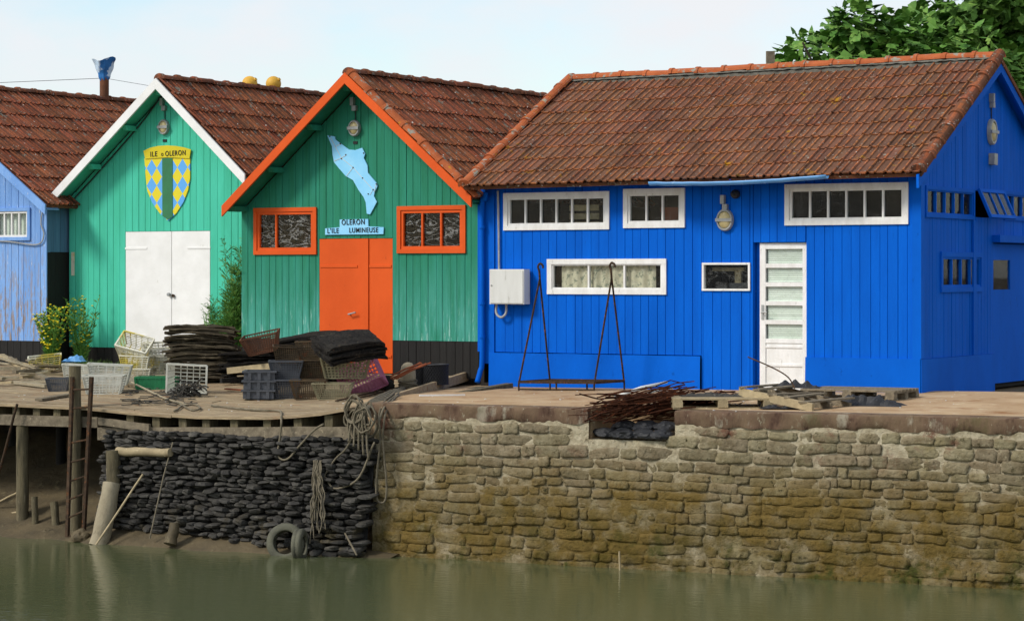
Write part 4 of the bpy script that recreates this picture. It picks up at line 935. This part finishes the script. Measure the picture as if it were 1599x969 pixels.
for k in range(13):
    x = 486+k*1.8+tg.uniform(-2, 2); y1 = 790+tg.uniform(0, 62); P_ = [onv(x+tg.uniform(-3, 3)+(495-x)*.5*(1-i/7), 718+(y1-718)*i/7, -5.16-.2*i/7) for i in range(8)]; m.tube(spline(P_, 3), .008, 5)
tag(m.build('hanging_net', 'rope', smooth=True), 'strands of ragged brown netting hanging down the slate wall above tyres', 'net')
rope('taut rope stretched from the hanging net down into the water', [(508, 768), (530, 815), (557, 866, -5.45)], .012, wig=.003)
tag(MB().tube([onv(270, 690, -5.1), onv(255, 745, -5.25), onv(234, 840, -5.5)], .010, 5).build('mooring_line', 'rope'), 'straight mooring line dropping from the deck beam down the slates', 'rope')
def tyre(label, c, rot, r=.245):
    t = thing('tyre', label, 'tyre', c, rot); w = WM[t]; pr = []
    sect = [(.60, -.085), (.64, -.098), (.80, -.10), (.93, -.085), (1., -.06), (1., -.02), (.985, -.015), (.985, .015), (1., .02), (1., .06), (.93, .085), (.80, .10), (.64, .098), (.60, .085), (.66, .05), (.80, .03), (.80, -.03), (.66, -.05)]
    n = 28; vs = []
    for i in range(n):
        a = 2*math.pi*i/n
        for k, d in sect: vs.append((r*k*math.cos(a), d*r/.3, r*k*math.sin(a)))
    m_ = len(sect); MB().add(vs, [(i*m_+j, ((i+1)%n)*m_+j, ((i+1)%n)*m_+(j+1)%m_, i*m_+(j+1)%m_) for i in range(n) for j in range(m_)]).build('casing', 'tyre_rubber', t, smooth=True, world=w)
    return t
p = onv(447, 847, -5.42); tyre('worn grey tyre showing its open ring at the foot of slates', p, Euler((R(-12), 0, R(22))))
p = onv(468, 850, -5.50); tyre('second grey tyre turned edge on against the ring tyre', p, Euler((0, R(4), R(108))), .2)

# ================================================================== ladder, poles, stumps
ld = thing('iron_ladder', 'rusty iron ladder fixed to the deck post and reaching the water', 'ladder', onv(118, 840, -5.3))
ra, rb = (onv(113, 588, -5.16), onv(105, 842, -5.34)), (onv(143, 588, -5.16), onv(131, 828, -5.34))
for a, b_ in (ra, rb): MB().bar(a, b_, .045, .045, Vector((0, 1, 0))).build('rail', 'rust', ld)
for y in (608, 637, 690, 720, 749, 777, 805, 835):
    t = (y-588)/250; MB().tube([ra[0].lerp(ra[1], t), rb[0].lerp(rb[1], t)], .013, 6).build('rung', 'rust', ld)
def pole(name, label, cat, a, b_, r, mat='post_wood', r2=None):
    a, b_ = Vector(a), Vector(b_); P_ = [a.lerp(b_, i/6)+noise.noise_vector(a*3+Vector((i, 0, 0)))*r*.25 for i in range(7)]
    return tag(MB().tube(P_, r, 9, r2).jit(r*.12).build(name, mat, smooth=True, ang=60), label, cat)
pole('mooring_stump', 'thick grey stump leaning at the slate wall end by the ladder', 'stump', onv(174, 755, -5.35), onv(154, 852, -5.55), .115, 'bollard_stone', .13)
pole('mooring_stump', 'upright grey stump with pale cap above the leaning one', 'stump', onv(176, 703, -5.2), onv(178, 762, -5.2), .10, 'post_wood', .085)
pole('round_log', 'short round log wedged level in the slates under the beam', 'log', onv(183, 704, -5.16), onv(266, 706, -5.16), .058, 'pale_wood')
pole('stake', 'slim rotten stake standing in the mud beside the outer deck post', 'stake', onv(53, 775, -5.0), onv(57, 842, -5.0), .045)
pole('stake', 'short thick stake leaning in the mud beside the ladder', 'stake', onv(84, 783, -5.0), onv(90, 842, -5.0), .055)
pole('stake', 'mud covered stump standing in front of the slate wall foot', 'stump', onv(273, 816, -5.45), onv(266, 850, -5.55), .06, 'mud', .09)
pole('wooden_pole', 'thin pale pole leaning across the slate wall into the water', 'pole', onv(223, 740, -5.25), onv(150, 850, -5.75), .014, 'pale_wood')
pole('iron_bar', 'rusty bar leaning from the deck edge beside the outer post', 'bar', onv(27, 630, -5.1), onv(-2, 740, -5.1), .018, 'rust')
pole('wooden_pole', 'pale stick lying low under the deck against the outer post', 'pole', onv(-20, 792, -4.7), onv(30, 767, -4.7), .014, 'pale_wood')
pole('wooden_pole', 'pale stick lying on the mud bank under the deck', 'pole', onv(-20, 806, -4.75), onv(50, 797, -4.75), .02, 'pale_wood')
pole('wooden_pole', 'thin stake standing alone in the water before the quay wall', 'stake', onv(967, 860, -4.75), onv(968, 890, -4.75), .012, 'pale_wood')
lump('rock', 'rounded muddy rock at the foot of the ladder', 'rock', onv(127, 838, -5.45), (.13, .12, .11), 'mud', 3); lump('rock', 'smaller muddy rock between the stakes and outer post', 'rock', onv(75, 834, -5.2), (.11, .1, .07), 'mud', 5)

# ================================================================== baskets, crates and oyster bags on the deck
def basket_meshes(key, mat, w, d, h, tp, nx, nz_, bar, rim, solid=0.):
    """tapered lattice crate, origin at the middle of its floor"""
    L_, Rm = MB(), MB(); W0, D0, W1, D1 = w/2*tp, d/2*tp, w/2, d/2
    def c4(t): return [Vector((sx*(W0+(W1-W0)*t), sy*(D0+(D1-D0)*t), h*t)) for sx, sy in ((-1,-1),(1,-1),(1,1),(-1,1))]
    lo_c, hi_c = c4(0), c4(1)
    for i in range(4):
        n = nx if i % 2 == 0 else max(3, round(nx*d/w)); j = (i+1)%4
        for k in range(n+1): L_.bar(lo_c[i].lerp(lo_c[j], k/n), hi_c[i].lerp(hi_c[j], k/n), bar*(2 if k in (0, n) else 1), bar*.6, (lo_c[i]+lo_c[j])/2+Vector((0,0,.0)) if False else Vector(((lo_c[i]+lo_c[j])/2).to_tuple()))
        for k in range(nz_+1):
            c = c4(k/nz_*.97); L_.bar(c[i], c[j], bar*.6, bar*(.85 if solid else 1))
        Rm.bar(hi_c[i], hi_c[j], rim, rim*.9)
    for k in range(1, nx): L_.bar(lo_c[0].lerp(lo_c[1], k/nx), lo_c[3].lerp(lo_c[2], k/nx), bar, bar*.6)
    for k in range(1, 6): L_.bar(lo_c[0].lerp(lo_c[3], k/6), lo_c[1].lerp(lo_c[2], k/6), bar, bar*.5)
    a, b_ = L_.mesh('lattice'), Rm.mesh('rim'); a.materials.append(MATS[mat]); b_.materials.append(MATS[mat]); return a, b_
BK = {k: basket_meshes(k, *v) for k, v in {
    'white': ('white_crate', .56, .40, .25, .80, 5, 7, .014, .026, 1), 'yellow': ('yellow_crate', .56, .40, .25, .80, 5, 7, .014, .026, 1),
    'green': ('green_crate', .56, .40, .16, .92, 9, 6, .02, .028, 1), 'pink': ('pink_crate', .58, .40, .22, .84, 12, 7, .018, .030, 1),
    'beige': ('beige_crate', .60, .42, .25, .80, 12, 7, .018, .028, 1), 'black': ('grey_plastic', .46, .40, .25, .74, 12, 8, .013, .026, 1),
    'brown': ('basket_brown', .48, .40, .25, .72, 14, 8, .008, .018), 'rusty': ('basket_rust', .50, .40, .24, .72, 14, 8, .008, .016),
    'wire': ('beige_crate', .56, .42, .22, .72, 14, 7, .007, .016)}.items()}
def basket(kind, label, p, rz=30., lift=0., tilt=(0, 0), name='crate', cat='crate', sc=1., group=None):
    p = Vector(p)+Vector((0, 0, lift)); t = thing(name, label, cat, p, Euler((R(tilt[0]), R(tilt[1]), R(rz))), group); w = WM[t] @ Matrix.Scale(sc, 4)
    inst('lattice', BK[kind][0], t, w); inst('rim', BK[kind][1], t, w); return t
def dp(px, py): return ondeck(px, py)
BKS = 'crate'
basket('white', 'white slatted crate standing alone behind the ladder post', dp(163, 614), 32)
basket('white', 'white crate standing close behind the lone slatted one', dp(160, 606)+Vector((0,.15,0)), 36, .06, (0, 3), sc=1.1)
basket('white', 'white crate lying on its side with black netting spilling out', dp(297, 612)+Vector((0, 0, .22)), 26, 0, (96, 3))
p = dp(214, 598); basket('yellow', 'bottom yellow stained crate beside the green crate', p, 24, sc=.85); basket('yellow', 'yellow stained crate stacked under the tipped one', p, 20, .20, (0, 2), sc=.80); basket('yellow', 'yellow stained crate tipped crooked on top of its stack', p+Vector((-.08, .05, 0)), 20, .44, (38, 14), sc=.85)
p = dp(255, 598); basket('green', 'low green crate under the leaning stack of pale crates', dp(245, 606), 30, .0)
p = dp(257, 594); basket('yellow', 'lowest pale crate of the nested stack of three beside mesh bags', p, 30, .10, sc=1.05); basket('white', 'middle pale crate of the nested stack of three beside mesh bags', p, 31, .20, sc=1.05); basket('yellow', 'top pale crate of the nested stack of three beside mesh bags', p, 29, .31, (0, -2), sc=1.02)
basket('yellow', 'yellow stained crate among the timber scraps by the pale blue hut', dp(72, 580), 40, .02, (4, -6), sc=.9); basket('white', 'white crate frame lying low in the timber scraps', dp(122, 590), 28, 0, (0, 4), sc=.8)
basket('black', 'small black crate at the deck post under timber scraps', dp(92, 610), 30, sc=.72)
m = MB(); nc_ = dp(293, 619)
for k in range(70):
    a = random.uniform(0, 6.28); c = nc_+Vector((random.gauss(0, .09), random.gauss(0, .05), abs(random.gauss(.0, .08))+.012)); d = Vector((math.cos(a), math.sin(a)*.5, random.gauss(.2, .3)))*random.uniform(.05, .13)
    e_ = c+d; f_ = c-d; e_.z = max(e_.z, nc_.z+.01); f_.z = max(f_.z, nc_.z+.01); m.tube(spline([f_, c+Vector((0, 0, random.uniform(0, .05))), e_], 3), random.uniform(.006, .014), 4)
tag(m.build('dark_netting', 'net_grey'), 'dark shredded netting spilling from the tipped white crate', 'net', kind='stuff')
crumple('blue_sack', 'blue mesh sack lying by the mint hut corner weeds', 'sack', dp(116, 576)+Vector((0,0,.12)), .34, .3, .16, 'pale_blue_plastic', 12, R(20))
# the big heap
for i, zz in enumerate((0., .128, .256)):
    t = thing('fish_tray', ('bottom', 'middle', 'top')[i]+' grey tray of the three stacked beside the black baskets', 'tray', dp(407, 621)+Vector((0, 0, zz)), Euler((0, 0, R(29+i*1.5)))); w = WM[t]
    m = MB(); m.box((-.21, -.28, 0), (.21, .28, .02)); m.box((-.21, -.28, .02), (.21, -.26, .10)); m.box((-.21, .26, .02), (.21, .28, .10)); m.box((-.21, -.26, .02), (-.19, .26, .10)); m.box((.19, -.26, .02), (.21, .26, .10)); m.build('tub', 'grey_plastic', t, world=w)
    m = MB(); m.box((-.235, -.305, .10), (.235, -.255, .124)); m.box((-.235, .255, .10), (.235, .305, .124)); m.box((-.235, -.255, .10), (-.185, .255, .124)); m.box((.185, -.255, .10), (.235, .255, .124)); m.build('rim', 'grey_plastic', t, world=w)
    for x in (-.13, .0, .13): MB().box((x-.022, -.302, .0), (x+.022, -.281, .10)).build('rib', 'grey_plastic', t, world=w)
f0 = [dp(443, 621), dp(482, 622), dp(520, 622)]
basket('black', 'black basket on the deck next to the grey trays', f0[0], 31); basket('black', 'black basket set on top of another black one', dp(447, 619), 33, .24)
basket('brown', 'muddy wire basket on the deck between black and grey wire ones', f0[1], 29); basket('wire', 'light wire basket on the deck beside the pink crate', f0[2], 27, 0, sc=.95)
basket('brown', 'brown wire basket in the middle row of the heap', dp(484, 618)+Vector((0,.1,0)), 31, .245); basket('beige', 'beige plastic crate in the middle row by the pink one', dp(533, 617)+Vector((0,.1,0)), 33, .24, sc=1.1)
basket('brown', 'brown wire basket in the top row above the black baskets', dp(443, 617)+Vector((0,.1,0)), 36, .45, (3, 3), sc=.9); basket('brown', 'rust brown wire basket in the top row beneath the dark bags', dp(484, 616)+Vector((0,.1,0)), 28, .48); basket('wire', 'light wire basket topmost beneath the folded dark bags', dp(534, 616)+Vector((0,.12,0)), 38, .46, (-3, 4), sc=1.05)
basket('rusty', 'bright rusty wire basket tilted at the back of the heap', onv(412, 549, -2.2), 26, 0, (8, -12), sc=1.05)
basket('pink', 'dull pink crate tilted on its side against the wire baskets', dp(566, 612)+Vector((.02, -.12, .26)), 34, 0, (-118, -24), sc=1.05)
def bag_mesh(k, L_, W_, mat, amp=.022, droop=.03, th=.034):
    nu, nv = 16, 9; top = []; bot = []
    for j in range(nv+1):
        for i in range(nu+1):
            s, t = i/nu-.5, j/nv-.5
            e = 1+.04*noise.noise(Vector((s*6, t*6, k*3)))+.05*noise.noise(Vector((s*17, t*17, k*5)))
            z = amp*noise.noise(Vector((s*3, t*3, k)))+amp*.5*noise.noise(Vector((s*8, t*8, k)))-droop*(4*s*s)**1.5
            top.append((s*L_*e, t*W_*e, z+th)); bot.append((s*L_*e, t*W_*e, z))
    n = len(top); f = lambda i, j: j*(nu+1)+i; fs = []
    for j in range(nv):
        for i in range(nu): fs += [(f(i,j), f(i+1,j), f(i+1,j+1), f(i,j+1)), (n+f(i,j), n+f(i,j+1), n+f(i+1,j+1), n+f(i+1,j))]
    ring = [f(i,0) for i in range(nu+1)]+[f(nu,j) for j in range(1,nv+1)]+[f(i,nv) for i in range(nu-1,-1,-1)]+[f(0,j) for j in range(nv-1,0,-1)]
    fs += [(ring[i], n+ring[i], n+ring[(i+1)%len(ring)], ring[(i+1)%len(ring)]) for i in range(len(ring))]
    me = MB().add(top+bot, fs).mesh('mesh_bag', True, 50); me.materials.append(MATS[mat]); return me
bags = {m_: [bag_mesh(k, 1., .52, m_, .026 if m_ == 'bag_brown' else .02, .03, .022 if m_ == 'bag_brown' else .028) for k in range(6)] for m_ in ('bag_mesh', 'bag_brown')}
def bag_stack(label, group, p, n, rz, dz, mat, jit=.04, tilt=(0, 0), ax=1., sx=1., lean=0.):
    for i in range(n):
        w = Matrix.Translation(Vector(p)) @ Matrix.Rotation(R(lean), 4, RT) @ Euler((R(tilt[0]), R(tilt[1]), R(rz))).to_matrix().to_4x4() @ Matrix.Translation((random.gauss(0, jit), random.gauss(0, jit*.6), i*dz)) @ Euler((R(random.gauss(0, 1.2)), R(random.gauss(0, 1.4)), R(random.gauss(0, 4)))).to_matrix().to_4x4() @ Matrix.Diagonal((sx*random.uniform(.94, 1.04), random.uniform(.92, 1.06), 1, 1))
        o = inst('mesh_bag', random.choice(bags[mat]), None, w); tag(o, label.replace('flat', 'topmost flat', 1) if i == n-1 else 'bottom '+label if i == 0 else label, 'mesh bag', group)
bag_stack('flat grey brown mesh bag in the tall stack before the white door', 'mesh bags stacked before the white door', dp(300, 598)+Vector((.05, .2, .03)), 32, 30, .0255, 'bag_brown', .05)
bag_stack('flat black mesh bag in the folded pile topping the baskets before the orange door', 'black mesh bags topping the baskets', onv(546, 552, -2.72), 10, 62, .024, 'bag_mesh', .025, (0, 6), sx=.85, lean=24)
bag_stack('flat black mesh bag in the pile just behind the basket heap', 'black mesh bags behind the basket heap', dp(478, 598)+Vector((0, .1, .0)), 22, 30, .032, 'bag_mesh', .05, (2, -7))
bag_stack('flat black mesh bag in the low pile below the tilted rusty basket', 'black mesh bags below the rusty basket', dp(400, 597)+Vector((0, .1, .12)), 11, 28, .032, 'bag_mesh', .05)
tag(MB().bar(onv(362, 578, -1.9), onv(432, 571, -2.2), .18, .09).jit(.008).build('timber_baulk', 'pale_wood'), 'pale squared timber lying under the low black bags', 'timber')
def board(label, a, b_, w, h, mat, group=None):
    a, b_ = Vector(a), Vector(b_); return tag(MB().bar(a, b_, w, h).jit(.006).build('loose_board', mat), label, 'board', group)
for k in range(26):
    y = 566+k*1.5; x0 = random.uniform(-50, 60); p, q_ = dp(x0, y+random.uniform(-3, 3)), dp(x0+random.uniform(25, 80), y+random.uniform(-7, 7))
    lf = max(0, .24-.018*abs(k-10))*random.uniform(.2, 1); p.z += lf+.03; q_.z += random.uniform(.03, .1)
    board('loose weathered board in the timber scraps before the pale blue hut', p, q_, random.uniform(.03, .11), random.uniform(.02, .05), random.choice(('pale_wood', 'pale_wood', 'grey_wood', 'bollard_stone')), 'boards scattered before the pale blue hut')
board('reddish plank lying over dark sheeting near the pale blue hut', dp(15, 562)+Vector((0,0,.12)), dp(95, 556)+Vector((0,0,.14)), .14, .05, 'rust_bright'); board('grey plank lying flat near the deck post', dp(60, 627)+Vector((0,0,.03)), dp(108, 619)+Vector((0,0,.03)), .12, .03, 'grey_wood')
board('dark tarred pole lying behind the grey trays', dp(345, 603)+Vector((0,0,.08)), dp(415, 597)+Vector((0,0,.08)), .07, .07, 'tar_wood'); board('orange stained strip of wood beside the grey trays', dp(352, 610)+Vector((0,0,.03)), dp(395, 613)+Vector((0,0,.03)), .05, .02, 'rust_bright')
crumple('dark_sheet', 'dark crumpled sheeting lying on timber before the pale blue hut', 'sheet', dp(35, 566)+Vector((0,0,.05)), 1.7, .7, .26, 'net_grey', 15, R(26))
# scattered litter in front of the crates
m = MB()
for i in range(90):
    p = dp(random.uniform(195, 300), random.uniform(608, 634)); a = random.uniform(0, 3.1); L_ = random.uniform(.04, .3); d = Vector((math.cos(a), math.sin(a), 0))*L_/2; p.z += .012+random.random()*.03; m.bar(p-d, p+d, random.uniform(.008, .03), .012)
tag(m.build('twig_litter', 'net_grey'), 'dark litter of twigs and net scraps in front of the green crate', 'litter', kind='stuff')
m = MB()
for i in range(170):
    p = dp(random.uniform(20, 620), random.uniform(606, 645)) if i < 90 else onz(random.uniform(660, 1500), random.uniform(612, 645), .0)
    if i >= 90: p.z = zq(p.x, p.y)
    if p.y < -4.7: continue
    s = random.uniform(.005, .013); m.box((p.x-s, p.y-s*.7, p.z), (p.x+s, p.y+s*.7, p.z+s*.6), Matrix.Rotation(random.uniform(0, 3), 3, 'Z'))
tag(m.jit(.004).build('shell_litter', 'box_plastic'), 'tiny white shell fragments scattered over the deck and quay', 'shells', kind='stuff')
tag(MB().tube(spline([dp(205, 606)+Vector((0,0,.09)), dp(232, 616)+Vector((0,0,.06)), dp(258, 625)+Vector((0,0,.03)), dp(292, 634)+Vector((0,0,.02))]), .014, 6).build('thin_pipe', 'bollard_stone'), 'thin grey pipe lying slantwise on the deck before the green crate', 'pipe')
rope('pale rope lying in a small loop at the deck edge', [(262, 622, 'd'), (280, 630, 'd'), (300, 640, 'd'), (312, 638, 'd'), (305, 631, 'd'), (285, 634, 'd'), (272, 642, 'd')], .014)
# rolls of black mesh, ball of net and rusty bars by the black skirting
def roll(label, p, r, h):
    t = thing('mesh_roll', label, 'mesh roll', p); b_ = Vector(p); n = 30; m = MB()
    for k in range(n):
        for sg in (1, -1):
            P_ = [b_+Vector((math.cos(2*math.pi*(k+sg*i*1.2)/n)*r, math.sin(2*math.pi*(k+sg*i*1.2)/n)*r, h*i/4)) for i in range(5)]; m.tube(P_, .006, 3, cap=False)
    m.build('mesh', 'black_plastic', t); m = MB()
    m.lathe([(r*.95, .0), (r*.95, h*.97), (r*.82, h*.97), (r*.82, .02)], b_, 24); m.build('core', 'black_plastic', t, smooth=True, ang=40)
    m = MB(); m.tube([b_+Vector((math.cos(t_)*r, math.sin(t_)*r, h)) for t_ in [i*2*math.pi/24 for i in range(25)]], .012, 5); m.build('rim', 'black_plastic', t)
roll('squat roll of black plastic mesh nearer the blue downpipe', dp(679, 600), .19, .28); roll('squat roll of black plastic mesh nearer the bollard', dp(645, 602)+Vector((-.02, .1, 0)), .19, .26)
lump('net_ball', 'bundled ball of black net beside the pink crate', 'net', dp(599, 608)+Vector((0, 0, .07)), (.17, .13, .13), 'bag_mesh', 4)
for i in range(7):
    a = onv(608+random.uniform(0, 12), 590+random.uniform(-4, 3), -2.2); b_ = onv(655+random.uniform(0, 20), 563+random.uniform(0, 8), -1.9)
    tag(MB().tube([a, a.lerp(b_, .5)+Vector((0, 0, random.uniform(-.02, .03))), b_], .011, 5).build('iron_rod', 'rust_bright'), 'rusty iron rod in the bundle propped behind the bollard', 'rod', 'rods propped behind the bollard')
board('rusty flat bar lying on the deck before the pink crate', dp(525, 628)+Vector((0,0,.02)), dp(590, 612)+Vector((0,0,.02)), .04, .015, 'rust'); board('second rusty flat bar lying close beside the bollard', dp(545, 628)+Vector((0,0,.02)), dp(625, 606)+Vector((0,0,.02)), .03, .015, 'rust')
board('thin white batten lying on the quay beside the bollard', onz(655, 617, .02), onz(726, 616, .02), .025, .02, 'white_wood')

# ================================================================== weeds
def blade(m, p, d, L_, w):
    d = d.normalized(); s = d.cross(Vector((random.gauss(0,1), random.gauss(0,1), random.gauss(0,1)))).normalized()*w
    m.add([p, p+d*L_*.5+s, p+d*L_+Vector((0,0,-L_*.12)), p+d*L_*.5-s], [(0,1,2),(0,2,3)])
def weed(name, label, base, H, nst, spread, leafL, leafW, per, flowers=0, up=.7, y0=.0):
    t = thing(name, label, 'plant', base); S_, Lf, Fl = MB(), MB(), MB(); base = Vector(base)
    for k in range(nst):
        a = random.uniform(0, 6.28); h = H*random.uniform(.6, 1); sp = spread*random.uniform(.2, 1)
        P_ = [base+Vector((math.cos(a)*(.05+sp*(i/6)**1.4), math.sin(a)*(.05+sp*(i/6)**1.4)*.6, h*i/6)) for i in range(7)]; S_.tube(P_, .008, 4, .003)
        for i in range(per):
            s = random.uniform(y0, 1); j = min(5, int(s*6)); p = P_[j].lerp(P_[j+1], s*6-j); b_ = random.uniform(0, 6.28)
            br = Vector((math.cos(b_), math.sin(b_), up+random.uniform(0, .5))).normalized(); L_ = leafL*random.uniform(.5, 1.2)*(1.15-s*.6)
            blade(Lf, p, br, L_, leafW)
            if leafW < .007:
                for q_ in range(3): blade(Lf, p+br*L_*random.uniform(.2, .9), br+Vector((random.gauss(0,.7), random.gauss(0,.7), random.gauss(.2,.5))), L_*.5, leafW)
            if flowers and random.random() < flowers and s > .25:
                c = p+br*L_; Fl.lathe([(.006, -.008), (.024, 0), (.008, .010)], c, 6)
    S_.build('stems', 'weed_leaf', t); Lf.build('leaves', 'weed_leaf', t)
    if flowers: tag(Fl.build('flowers', 'yellow_flower', t), kind='stuff')
weed('fennel_plant', 'tall feathery green weed growing beside the white double door', (-4.72, .30, .14), 2.0, 17, .34, .30, .0055, 70)
weed('fennel_plant', 'shorter feathery weed at the mint hut corner behind bags', (-4.9, .2, .14), 1.2, 14, .34, .24, .0055, 60)
weed('flowering_weed', 'bushy yellow flowered weed in front of the black tarred wall', (-8.05, -.1, .14), 1.0, 26, .42, .13, .014, 46, .25)
weed('flowering_weed', 'taller yellow flowered weed against the mint green boards', (-7.72, .25, .14), 1.2, 14, .36, .14, .014, 40, .18)
weed('seedling', 'small weed growing out of the mesh bag stack top', dp(300, 598)+Vector((.1, .25, .83)), .2, 3, .05, .07, .008, 8)
m = MB()
for i in range(1500):
    u = random.uniform(-8.2, -4.5); v = random.uniform(-.9, .5); v = v if noise.noise(Vector((u*1.3, v*2, 0))) > -.05 else None
    if v is None: continue
    p = Vector((u, v, zdeck(u, v)-.005)); blade(m, p, Vector((random.gauss(0,.4), random.gauss(0,.4), 1)), random.uniform(.06, .2), .006)
tag(m.build('grass_tufts', 'grass'), 'green grass tufts sprouting along the foot of the mint hut', 'grass', kind='stuff')

# ================================================================== beyond the roofs
def tree(label, c, H, rad, nleaf, seed):
    rg = random.Random(seed); c = Vector(c); t = thing('fig_tree', label, 'tree', c, None, None)
    T_ = MB(); T_.tube([c, c+Vector((.1, 0, 1.4)), c+Vector((-.05, .1, 2.6))], .22, 10, .15)
    ends = []
    for k in range(11):
        a = k*2*math.pi/11+rg.uniform(-.3, .3); e = c+Vector((math.cos(a)*rad*.75, math.sin(a)*rad*.75, H*rg.uniform(.55, .9))); b0 = c+Vector((0, 0, 2.2+rg.uniform(-.6, .4)))
        T_.tube(spline([b0, b0.lerp(e, .5)+Vector((0, 0, .35)), e], 4), .08, 6, .02); ends.append(e)
    T_.build('trunk', 'bark', t)
    cl = []
    for k in range(150):
        d = Vector((rg.gauss(0, 1), rg.gauss(0, 1), rg.gauss(0, 1))).normalized(); rr = rg.uniform(.35, 1.)
        p = c+Vector((d.x*rad*rr, d.y*rad*rr, H*.64+d.z*H*.33*rr)); cl.append((p, rg.uniform(.35, .75)))
    m = MB(); out = [(0,0),(.22,.12),(.16,.34),(.42,.40),(.30,.58),(.26,.72),(0,1.0),(-.26,.72),(-.30,.58),(-.42,.40),(-.16,.34),(-.22,.12)]
    for i in range(nleaf):
        p, r = cl[rg.randrange(len(cl))]; d = Vector((rg.gauss(0, 1), rg.gauss(0, 1), rg.gauss(0, .8))); d = d.normalized()*r*rg.uniform(.5, 1)**.5
        q_ = p+d; ax = (d.normalized()*.8+Vector((rg.gauss(0,.5), rg.gauss(0,.5), -.35+rg.gauss(0,.35)))).normalized(); nm = (d.normalized()*.4+Vector((rg.gauss(0,.35), rg.gauss(0,.35), 1))).normalized(); s = ax.cross(nm).normalized(); L_ = rg.uniform(.17, .32)
        nm = s.cross(ax); m.add([q_+s*x*L_+ax*y*L_+nm*(-.5*x*x-.12*y*y)*L_ for x, y in out], [(0,1,2,10,11), (2,3,4,8,9,10), (4,5,6,7,8)])
    me = bpy.data.meshes.new('crown'); me.from_pydata(m.v, [], m.f); me.update(); inst('crown', me, t, Matrix.Identity(4), 'leaf')
def at(px, zc): d = FW+RT*((px-CX)/F); p = CAM+d*zc; p.z = -.03; return p
tree('large leaved fig tree rising behind the ridge of the blue house', at(1385, 47), 6.75, 2.35, 26000, 1); tree('taller fig tree behind the blue house gable end', at(1610, 49), 8.2, 2.7, 30000, 2); tree('fig tree filling the gap behind the two others', at(1490, 53), 7.1, 2.8, 26000, 5)
pp = at(1203, 44); tp = CAM.z+(HY-80)/F*44
tag(MB().box((pp.x-.07, pp.y-.07, -.05), (pp.x+.07, pp.y+.07, tp), Matrix.Rotation(YAW, 3, 'Z')).jit(.01).build('timber_post', 'grey_wood'), 'weathered square timber post standing behind the blue house ridge', 'post')
bgp = Vector((-10.9, 4.73, 5.2))
def bag_f(s, t):
    a = s*2*math.pi; r = lerp(t, [(0, .07), (.15, .10), (.35, .10), (.6, .15), (1, .20)])*(1+.28*noise.noise(Vector((math.cos(a)*2, math.sin(a)*2, t*2))))
    return (bgp.x+math.cos(a)*r, bgp.y+math.sin(a)*r, bgp.z-.06+.40*t+.07*noise.noise(Vector((math.cos(a)*1.5, math.sin(a)*1.5, 4)))*t)
o = grid(28, 10, bag_f).build('plastic_bag', 'blue_tarp', smooth=True); tag(o, 'blue and white plastic bag tied over the chimney pipe', 'bag')
tag(MB().tube([bgp+Vector((0,0,0)), Vector((-16, 3, 5.06)), Vector((-26, -2, 5.3))], .006, 4).build('overhead_wire', 'black_plastic'), 'thin overhead wire running from the bagged chimney pipe past pale blue roof', 'wire'); tag(MB().tube([bgp, Vector((-8.2, 4.6, 4.74)), Vector((-6.3, 4.5, 4.75))], .005, 4).build('overhead_wire', 'black_plastic'), 'thin wire running from the bagged chimney pipe to the mint hut roof', 'wire')
for px, lb in ((390, 'yellow net buoy on the mint hut ridge farther from the orange gable'), (427, 'yellow net buoy on the mint hut ridge closer to the orange gable')):
    p = onu(px, 131, -6.28); t = thing('buoy', lb, 'buoy', p-Vector((0, 0, .13)))
    MB().lathe([(.13*math.sin(i/10*math.pi)+.001, -.13*math.cos(i/10*math.pi)) for i in range(11)], p, 18).build('float', 'buoy_yellow', t, smooth=True); MB().lathe([(.03, .12), (.03, .15), (.012, .15)], p, 8, rot=Matrix.Rotation(R(60), 3, 'Y')).build('eye', 'buoy_yellow', t)
